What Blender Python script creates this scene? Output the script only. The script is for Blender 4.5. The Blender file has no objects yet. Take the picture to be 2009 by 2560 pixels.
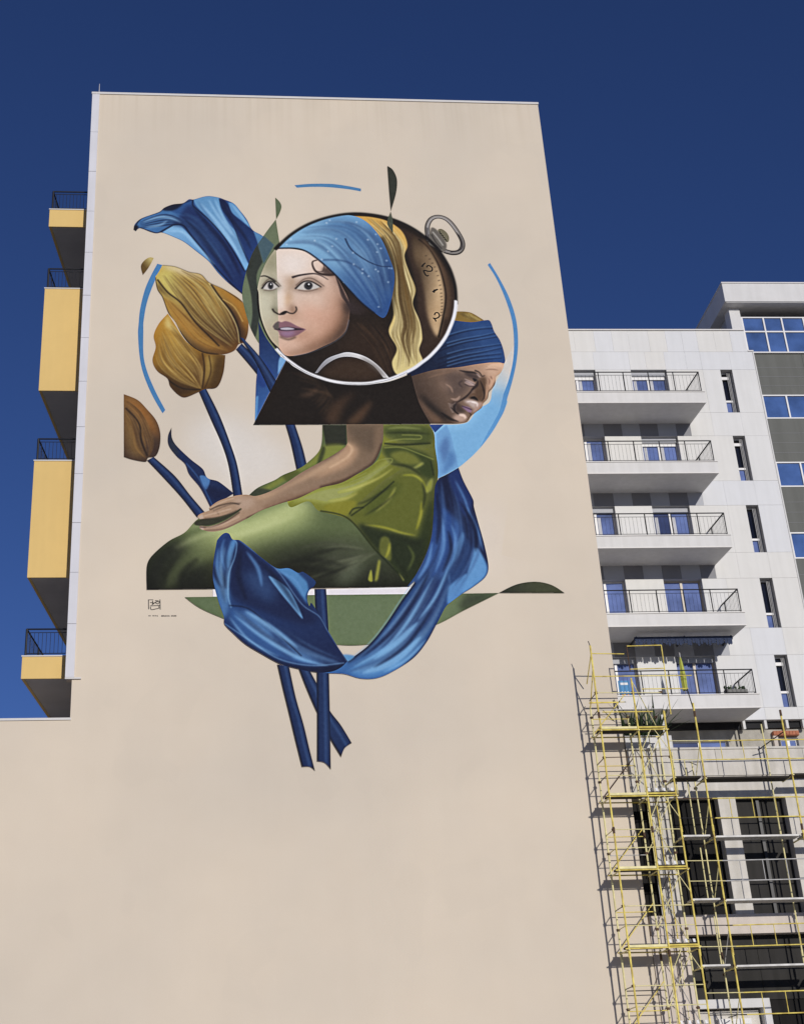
import bpy, math, random
import numpy as np
from mathutils import Vector, Matrix
random.seed(3)
C = bpy.context.scene.collection
SC = bpy.context.scene
R = math.radians

# ------------------------------------------------------------------ camera
cam = bpy.data.cameras.new('camera'); cam_o = bpy.data.objects.new('camera', cam); C.objects.link(cam_o)
rt = Vector((0.99928092, 0.03791621, 0.0)); up = Vector((0.01636031, -0.43117567, -0.90211966)); bk = Vector((-0.03420496, 0.90147097, -0.43148594))
# rows of the camera frame expressed in the world (right, up, back)
m3 = Matrix((rt, up, bk))
cam_o.matrix_world = Matrix.Translation((0, 0, 1.6)) @ m3.to_4x4()
cam.sensor_fit = 'HORIZONTAL'; cam.sensor_width = 36.0; cam.lens = 61.42; cam.shift_x = 0.1071
cam.clip_start = 0.1; cam.clip_end = 3000
SC.camera = cam_o

# ------------------------------------------------------------------ sky and sun
SUN_EL, SUN_AZ = R(17.2), math.atan2(0.356, -0.9727)      # azimuth clockwise from +Y
w = bpy.data.worlds.new('World'); SC.world = w; w.use_nodes = True
nt = w.node_tree; nt.nodes.clear()
sky = nt.nodes.new('ShaderNodeTexSky'); sky.sky_type = 'NISHITA'; sky.sun_disc = False
sky.sun_elevation = SUN_EL; sky.sun_rotation = SUN_AZ
sky.altitude = 1500; sky.air_density = 1.0; sky.dust_density = 0.2; sky.ozone_density = 4.0
bg = nt.nodes.new('ShaderNodeBackground'); bg.inputs[1].default_value = 0.067
wo = nt.nodes.new('ShaderNodeOutputWorld'); tn = nt.nodes.new('ShaderNodeMix'); tn.data_type = 'RGBA'; tn.blend_type = 'MULTIPLY'; tn.inputs[0].default_value = 1; tn.inputs[7].default_value = (.57, .65, 1, 1)
nt.links.new(sky.outputs[0], tn.inputs[6]); nt.links.new(tn.outputs[2], bg.inputs[0]); nt.links.new(bg.outputs[0], wo.inputs[0])
sl = bpy.data.lights.new('sun', 'SUN'); sl.energy = 3.1; sl.angle = R(0.5); sl.color = (1.0, 0.955, 0.89)
so = bpy.data.objects.new('sun', sl); C.objects.link(so)
sd = Vector((math.sin(SUN_AZ) * math.cos(SUN_EL), math.cos(SUN_AZ) * math.cos(SUN_EL), math.sin(SUN_EL)))
so.rotation_euler = sd.to_track_quat('Z', 'Y').to_euler(); so.location = (20, -40, 40)
SC.view_settings.view_transform = 'Standard'; SC.view_settings.look = 'None'; SC.view_settings.exposure = 0.0
SC.view_settings.gamma = 1.0; SC.view_settings.use_curve_mapping = False
SC.render.engine = 'CYCLES'; SC.cycles.max_bounces = 6

# ------------------------------------------------------------------ materials
def mat(name, col, rough=0.8, var=0.06, scale=1.5, bump=0.0, bscale=60, metal=0.0, spec=0.3, streak=0.0, tint=None):
    m = bpy.data.materials.new(name); m.use_nodes = True; n = m.node_tree.nodes; l = m.node_tree.links
    b = n['Principled BSDF']; b.inputs['Roughness'].default_value = rough; b.inputs['Metallic'].default_value = metal
    b.inputs['Specular IOR Level'].default_value = spec
    tc = n.new('ShaderNodeTexCoord')
    no = n.new('ShaderNodeTexNoise'); no.inputs['Scale'].default_value = scale; no.inputs['Detail'].default_value = 6; no.inputs['Roughness'].default_value = .6
    l.new(tc.outputs['Object'], no.inputs['Vector'])
    rp = n.new('ShaderNodeValToRGB'); rp.color_ramp.elements[0].position = .3; rp.color_ramp.elements[1].position = .7
    t = tint or (1, 1, 1)
    rp.color_ramp.elements[0].color = (col[0] * (1 - var) * t[0], col[1] * (1 - var) * t[1], col[2] * (1 - var) * t[2], 1)
    rp.color_ramp.elements[1].color = (min(1, col[0] * (1 + var)), min(1, col[1] * (1 + var)), min(1, col[2] * (1 + var)), 1)
    l.new(no.outputs['Fac'], rp.inputs['Fac']); out = rp.outputs['Color']
    if streak:
        mp = n.new('ShaderNodeMapping'); mp.inputs['Scale'].default_value = (5, 5, .35); l.new(tc.outputs['Object'], mp.inputs['Vector'])
        n2 = n.new('ShaderNodeTexNoise'); n2.inputs['Scale'].default_value = 1.0; n2.inputs['Detail'].default_value = 5; l.new(mp.outputs[0], n2.inputs['Vector'])
        r2 = n.new('ShaderNodeValToRGB'); r2.color_ramp.elements[0].position = .38; r2.color_ramp.elements[1].position = .62
        r2.color_ramp.elements[0].color = (1 - streak, 1 - streak, 1 - streak * 1.1, 1); r2.color_ramp.elements[1].color = (1, 1, 1, 1)
        l.new(n2.outputs['Fac'], r2.inputs['Fac'])
        mx = n.new('ShaderNodeMix'); mx.data_type = 'RGBA'; mx.blend_type = 'MULTIPLY'; mx.inputs[0].default_value = 1
        l.new(out, mx.inputs[6]); l.new(r2.outputs['Color'], mx.inputs[7]); out = mx.outputs[2]
    l.new(out, b.inputs['Base Color'])
    if bump:
        n3 = n.new('ShaderNodeTexNoise'); n3.inputs['Scale'].default_value = bscale; n3.inputs['Detail'].default_value = 4; l.new(tc.outputs['Object'], n3.inputs['Vector'])
        bp = n.new('ShaderNodeBump'); bp.inputs['Strength'].default_value = bump; bp.inputs['Distance'].default_value = .02
        l.new(n3.outputs['Fac'], bp.inputs['Height']); l.new(bp.outputs[0], b.inputs['Normal'])
    return m
M = {}
M['white'] = mat('white_cladding', (.645, .64, .63), .55, .03, .8, streak=.04)
M['warm'] = mat('warm_white_cladding', (.65, .638, .612), .55, .03, .8, streak=.04)
M['cool'] = mat('cool_white_cladding', (.63, .635, .65), .55, .03, .8, streak=.04)
M['slab'] = mat('white_rendered_slab', (.655, .645, .635), .7, .04, 1.2, streak=.06)
M['gpan'] = mat('light_grey_panel', (.40, .41, .44), .6, .05); M['dpan'] = mat('dark_grey_panel', (.22, .22, .235), .6, .05)
M['strip'] = mat('pale_corner_cladding', (.63, .625, .66), .5, .04, .9, streak=.05)
M['coping'] = mat('pale_metal_coping', (.62, .6, .58), .45, .05)
M['yellow'] = mat('yellow_render', (.70, .485, .18), .75, .05, .5, streak=.025)
M['soffit'] = mat('grey_concrete_soffit', (.5, .48, .46), .85, .1, 1.0)
M['iron'] = mat('black_iron', (.012, .012, .014), .45, .1, spec=.4)
M['reveal'] = mat('dark_grey_reveal', (.42, .415, .41), .7, .08)
M['frame'] = mat('white_window_frame', (.7, .69, .68), .4, .03)
M['bronze'] = mat('cream_window_frame', (.5, .43, .34), .4, .05)
M['curtain'] = mat('pale_curtain', (.5, .5, .52), .9, .08, 6)
M['dark'] = mat('dark_backing', (.02, .02, .022), .9, .2)
M['grey'] = mat('dark_grey_facade_panel', (.115, .118, .108), .65, .06, .5, streak=.12)
M['conc'] = mat('raw_concrete', (.62, .585, .53), .9, .12, 1.6, .25, 25, streak=.12)
M['conc2'] = mat('pinkish_cement_render', (.62, .55, .49), .9, .08, 1.3, .2, 30, streak=.08)
M['conc3'] = mat('grey_blockwork', (.42, .395, .345), .95, .16, 2.5, .4, 20, streak=.1)
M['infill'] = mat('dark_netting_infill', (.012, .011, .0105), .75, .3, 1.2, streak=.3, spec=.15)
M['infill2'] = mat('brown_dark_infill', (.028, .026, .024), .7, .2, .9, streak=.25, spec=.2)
M['scaf'] = mat('chipped_yellow_paint', (.74, .62, .15), .5, .32, 5, tint=(.9, .75, .6))
M['scaf2'] = mat('faded_yellow_paint', (.76, .68, .34), .55, .2, 6)
M['galv'] = mat('galvanised_plank', (.5, .49, .47), .55, .22, 5, metal=.2)
M['board'] = mat('dark_plywood_deck', (.03, .025, .02), .8, .3, 3)
M['rust'] = mat('rusty_coupler', (.09, .05, .03), .8, .3, 20)
M['brick'] = mat('red_brick_lintel', (.42, .16, .09), .9, .2, 8)
M['leafm'] = mat('agave_leaf', (.045, .075, .035), .6, .35, 6)
M['soil'] = mat('dark_soil', (.03, .022, .016), .95, .3, 12)
M['awn'] = mat('navy_awning_cloth', (.03, .042, .085), .85, .3, 14)
M['lime'] = mat('lime_parasol_cloth', (.42, .45, .08), .8, .12, 4)
M['bluep'] = mat('bright_blue_sheet', (.06, .24, .48), .6, .12, 3)
M['orange'] = mat('orange_print', (.8, .32, .06), .6, .1); M['paper'] = mat('white_print', (.75, .75, .76), .6, .05)
M['asphalt'] = mat('asphalt', (.05, .05, .052), .9, .2, 2, .3, 40); M['pave'] = mat('pavement_slabs', (.42, .4, .37), .9, .12, 3, .2, 30)
M['kerb'] = mat('kerb_stone', (.4, .39, .37), .9, .1, 3); M['line'] = mat('road_paint', (.75, .75, .73), .7, .08, 8); M['earth'] = mat('dry_ground', (.36, .33, .28), .95, .2, .4)
def glass(name, col, rough=.04, spec=.5):
    m = mat(name, col, rough, .42, .75, spec=spec); return m
M['glass'] = glass('blue_window_glass', (.12, .165, .36)); M['glass_deep'] = glass('shaded_window_glass', (.045, .06, .14)); M['glassb'] = glass('blue_curtain_wall_glass', (.06, .115, .29)); M['glassd'] = glass('dark_window_glass', (.008, .008, .01))  # blue panes carry sky reflection in their colour; glass_deep adds painted shade

# ------------------------------------------------------------------ mesh helpers
class MB:
    def __init__(s): s.v = []; s.f = []
    def box(s, x0, x1, y0, y1, z0, z1):
        k = len(s.v); s.v += [(x, y, z) for z in (z0, z1) for y in (y0, y1) for x in (x0, x1)]
        s.f += [(k, k + 2, k + 3, k + 1), (k + 4, k + 5, k + 7, k + 6), (k, k + 1, k + 5, k + 4), (k + 2, k + 6, k + 7, k + 3), (k, k + 4, k + 6, k + 2), (k + 1, k + 3, k + 7, k + 5)]; return s
    def tube(s, p, q, r, n=8, r2=None):
        p, q = Vector(p), Vector(q); d = (q - p).normalized(); a = d.orthogonal().normalized(); b = d.cross(a); k = len(s.v); r2 = r if r2 is None else r2
        for c, rr in ((p, r), (q, r2)):
            for i in range(n):
                t = 2 * math.pi * i / n; s.v.append(tuple(c + a * (rr * math.cos(t)) + b * (rr * math.sin(t))))
        s.f += [(k + i, k + (i + 1) % n, k + n + (i + 1) % n, k + n + i) for i in range(n)]
        s.f += [tuple(range(k + n - 1, k - 1, -1)), tuple(range(k + n, k + 2 * n))]; return s
    def prism(s, pts, h0, h1, axis='z'):           # pts in (x, y) for z; (x, z) for y
        k = len(s.v); n = len(pts)
        for h in (h0, h1): s.v += [((p[0], p[1], h) if axis == 'z' else (p[0], h, p[1])) for p in pts]
        s.f += [tuple(range(k + n - 1, k - 1, -1)), tuple(range(k + n, k + 2 * n))]
        s.f += [(k + i, k + (i + 1) % n, k + n + (i + 1) % n, k + n + i) for i in range(n)]; return s
    def face(s, pts): k = len(s.v); s.v += list(pts); s.f.append(tuple(range(k, k + len(pts)))); return s
    def build(s, name, m, parent=None, label=None, smooth=False, bevel=0.0):
        me = bpy.data.meshes.new(name); me.from_pydata(s.v, [], s.f)
        import bmesh
        bm = bmesh.new(); bm.from_mesh(me); bmesh.ops.recalc_face_normals(bm, faces=bm.faces)
        if bevel: bmesh.ops.bevel(bm, geom=bm.edges[:], offset=bevel, segments=1, affect='EDGES')
        bm.to_mesh(me); bm.free()
        me.materials.append(M[m] if isinstance(m, str) else m)
        if smooth:
            for p in me.polygons: p.use_smooth = True
        o = bpy.data.objects.new(name, me); C.objects.link(o)
        if parent: o.parent = parent
        if label: o['label'] = label
        return o
def box(name, m, parent, x0, x1, y0, y1, z0, z1, label=None, bevel=0.0): return MB().box(x0, x1, y0, y1, z0, z1).build(name, m, parent, label, bevel=bevel)
def thing(name, label, cat, loc=(0, 0, 0), rz=0.0, group=None):
    o = bpy.data.objects.new(name, None); C.objects.link(o); o.location = loc; o.rotation_euler = (0, 0, rz); o.empty_display_size = .5
    o['label'] = label; o['category'] = cat
    if group: o['group'] = group
    return o
def copy_part(src, parent, dx=0, dy=0, dz=0):
    o = src.copy(); C.objects.link(o); o.parent = parent; o.location = src.location + Vector((dx, dy, dz)); return o

# ------------------------------------------------------------------ ground
g = MB().face([(-900, -900, 0), (900, -900, 0), (900, 900, 0), (-900, 900, 0)]).build('ground', 'earth'); g['kind'] = 'structure'
g = MB().box(-200, 200, -8, 20, -.2, .02).build('road', 'asphalt'); g['kind'] = 'structure'
g = MB().box(-200, 200, 20.3, 33.2, -.2, .14).build('pavement', 'pave'); g['kind'] = 'structure'
g = MB().box(-200, 200, 20.0, 20.3, -.2, .15).build('kerb', 'kerb'); g['kind'] = 'structure'
mk = MB()
for i in range(-20, 21): mk.box(i * 5, i * 5 + 2.4, 5.9, 6.05, .02, .024)
g = mk.build('road_marking', 'line'); g['kind'] = 'structure'

# ------------------------------------------------------------------ the mural tower (local x along the wall, y into the building, z up)
TW = thing('mural_tower', 'tall beige apartment tower whose blank end wall carries the painted mural', 'building', (0, 35, 0), R(5))
U0, V1, PXM = -5.9, 31.1, 90.0
# ---- a small painter: fills, strokes and flowing streaks on a numpy canvas
CW, CH = 1190, 1840
class Painter:
    def __init__(s):
        s.rgb = np.zeros((CH, CW, 3), np.float32); s.a = np.zeros((CH, CW), np.float32)
        s.clips = {}; s.r = np.random.RandomState(7)
    @staticmethod
    def spline(pts, closed, n=7):
        k = len(pts); out = []
        P = [np.array(p[:2], float) for p in pts]; C = [len(p) > 2 for p in pts]
        for i in range(k if closed else k - 1):
            p1, p2 = P[i], P[(i + 1) % k]
            p0 = P[(i - 1) % k] if (closed or i > 0) and not C[i] else p1
            p3 = P[(i + 2) % k] if (closed or i + 2 < k) and not C[(i + 1) % k] else p2
            d = np.hypot(*(p2 - p1)); m = max(2, min(n, int(d / 5) + 1))
            m1 = (p2 - p0) / 2; m2 = (p3 - p1) / 2
            for m_ in (m1, m2):
                l = np.hypot(*m_)
                if l > d * 1.1: m_ *= d * 1.1 / l
            for t in np.linspace(0, 1, m, endpoint=False):
                h = t * t * (3 - 2 * t)
                out.append(p1 * (1 - h) + p2 * h + m1 * (t - 2 * t * t + t ** 3) + m2 * (t ** 3 - t * t))
        if not closed: out.append(P[-1])
        return np.array(out)
    @staticmethod
    def raster(poly, pad=0):
        x0 = max(0, int(np.floor(poly[:, 0].min())) - pad); x1 = min(CW, int(np.ceil(poly[:, 0].max())) + pad + 1)
        y0 = max(0, int(np.floor(poly[:, 1].min())) - pad); y1 = min(CH, int(np.ceil(poly[:, 1].max())) + pad + 1)
        if x1 <= x0 or y1 <= y0: return None
        w, h = x1 - x0, y1 - y0; S = 3
        acc = np.zeros((h * S, w + 2), np.float32)
        a = poly; b = np.roll(poly, -1, 0)
        for (ax, ay), (bx, by) in zip(a, b):
            if ay == by: continue
            sg = 1.0
            if ay > by: ax, ay, bx, by = bx, by, ax, ay; sg = -1.0
            r0 = max(0, int(np.ceil((ay - y0) * S - .5))); r1 = min(h * S, int(np.ceil((by - y0) * S - .5)))
            if r1 <= r0: continue
            rr = np.arange(r0, r1); yy = (rr + .5) / S + y0
            xx = np.clip(ax + (bx - ax) * (yy - ay) / (by - ay) - x0, 0, w)
            ix = np.minimum(xx.astype(int), w); fr = (xx - ix).astype(np.float32)
            np.add.at(acc, (rr, ix), sg * (1 - fr)); np.add.at(acc, (rr, ix + 1), sg * fr)
        m = np.clip(np.abs(np.cumsum(acc, 1)[:, :w]), 0, 1)
        return x0, y0, m.reshape(h, S, w).mean(1)
    @staticmethod
    def blur(m, s):
        k = max(1, int(round(s * .98)))
        for _ in range(3):
            for ax in (0, 1):
                p = [(0, 0), (0, 0)]; p[ax] = (k + 1, k)
                c = np.cumsum(np.pad(m, p), ax)
                m = (c[2 * k + 1:] - c[:-2 * k - 1]) / (2 * k + 1) if ax == 0 else (c[:, 2 * k + 1:] - c[:, :-2 * k - 1]) / (2 * k + 1)
        return m
    def put(s, poly, col, al=1., bl=0, clip=None, keep=None):
        r = s.raster(poly, int(bl * 3.3) + 3)
        if r is None: return
        x0, y0, m = r
        if bl: m = s.blur(m, bl)
        if clip:
            c = s.clips[clip]; m = m * c[y0:y0 + m.shape[0], x0:x0 + m.shape[1]]
        if keep:
            f = np.zeros((CH, CW), np.float32); f[y0:y0 + m.shape[0], x0:x0 + m.shape[1]] = m; s.clips[keep] = f
        h, w = m.shape; m = m * al
        if isinstance(col[0], (tuple, list)):
            (ax, ay, ca), (bx, by, cb) = col
            yy, xx = np.mgrid[y0:y0 + h, x0:x0 + w]
            L = (bx - ax) ** 2 + (by - ay) ** 2
            t = np.clip(((xx - ax) * (bx - ax) + (yy - ay) * (by - ay)) / L, 0, 1)[..., None]
            cc = np.array(ca, np.float32) * (1 - t) + np.array(cb, np.float32) * t
        else: cc = np.array(col, np.float32)
        R = s.rgb[y0:y0 + h, x0:x0 + w]; A = s.a[y0:y0 + h, x0:x0 + w]
        na = m + A * (1 - m)
        R[:] = np.where(na[..., None] > 1e-4, (cc * m[..., None] + R * (A * (1 - m))[..., None]) / np.maximum(na, 1e-4)[..., None], R)
        A[:] = na
    def fill(s, pts, col, al=1., bl=0, clip=None, keep=None): s.put(s.spline(pts, True), col, al, bl, clip, keep)
    def line(s, c, w0, w1):
        d = np.gradient(c, axis=0); d /= np.maximum(np.hypot(d[:, 0], d[:, 1]), 1e-6)[:, None]
        nrm = np.stack([-d[:, 1], d[:, 0]], 1); t = np.linspace(0, 1, len(c))[:, None]
        w = (w0 + (w1 - w0) * t) / 2
        if w0 < 0: w = -w0 / 2 * np.sin(np.pi * np.clip(t, .02, .98)) ** .7
        return np.vstack([c + nrm * w, (c - nrm * w)[::-1]])
    def stroke(s, pts, col, w0, w1=None, al=1., bl=0, clip=None):
        c = s.spline(pts, False); s.put(s.line(c, w0, w0 if w1 is None else w1), col, al, bl, clip)
    def flow(s, A, B, n, ca, cb, w, al, clip, bl=.6):
        a = s.spline(A, False); b = s.spline(B, False); q = np.linspace(0, 1, 24)
        f = lambda c: np.stack([np.interp(q, np.linspace(0, 1, len(c)), c[:, i]) for i in (0, 1)], 1)
        a, b = f(a), f(b)
        for _ in range(n):
            t = s.r.rand(); i0 = s.r.randint(0, 14); i1 = min(24, i0 + s.r.randint(7, 16)); k = s.r.rand()
            c = (a * (1 - t) + b * t)[i0:i1] + s.r.randn(2) * .5
            s.put(s.line(c, -w * (.5 + s.r.rand()), 0), np.array(ca) * (1 - k) + np.array(cb) * k, al * (.4 + .6 * s.r.rand()), bl, clip)
    def finish(s):
        g = s.r.randn(CH, CW).astype(np.float32) * 3.2 + s.blur(s.r.randn(CH, CW).astype(np.float32), 2) * 12
        R = np.where(s.a[..., None] > .02, s.rgb, 200.).astype(np.float32)
        lum = (R @ np.array([.3, .55, .15], np.float32))[..., None]
        warm = np.clip((R[..., :1] - R[..., 2:]) / 60, 0, 1)
        k = .84 + .14 * warm; k = np.where(R[..., 1:2] > R[..., :1] + 4, np.minimum(k, .82), k)
        c = lum + k * (R - lum); c = 255 * np.clip(c / 255, 0, 1) ** 1.06
        for q, f in ((2, .55), (12, .1)): c = c + f * (c - np.dstack([s.blur(c[..., i], q) for i in range(3)]))
        c = np.clip(c, 8, 246)
        return np.clip(c + g[..., None], 0, 255), np.clip(s.a, 0, 1)

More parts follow.
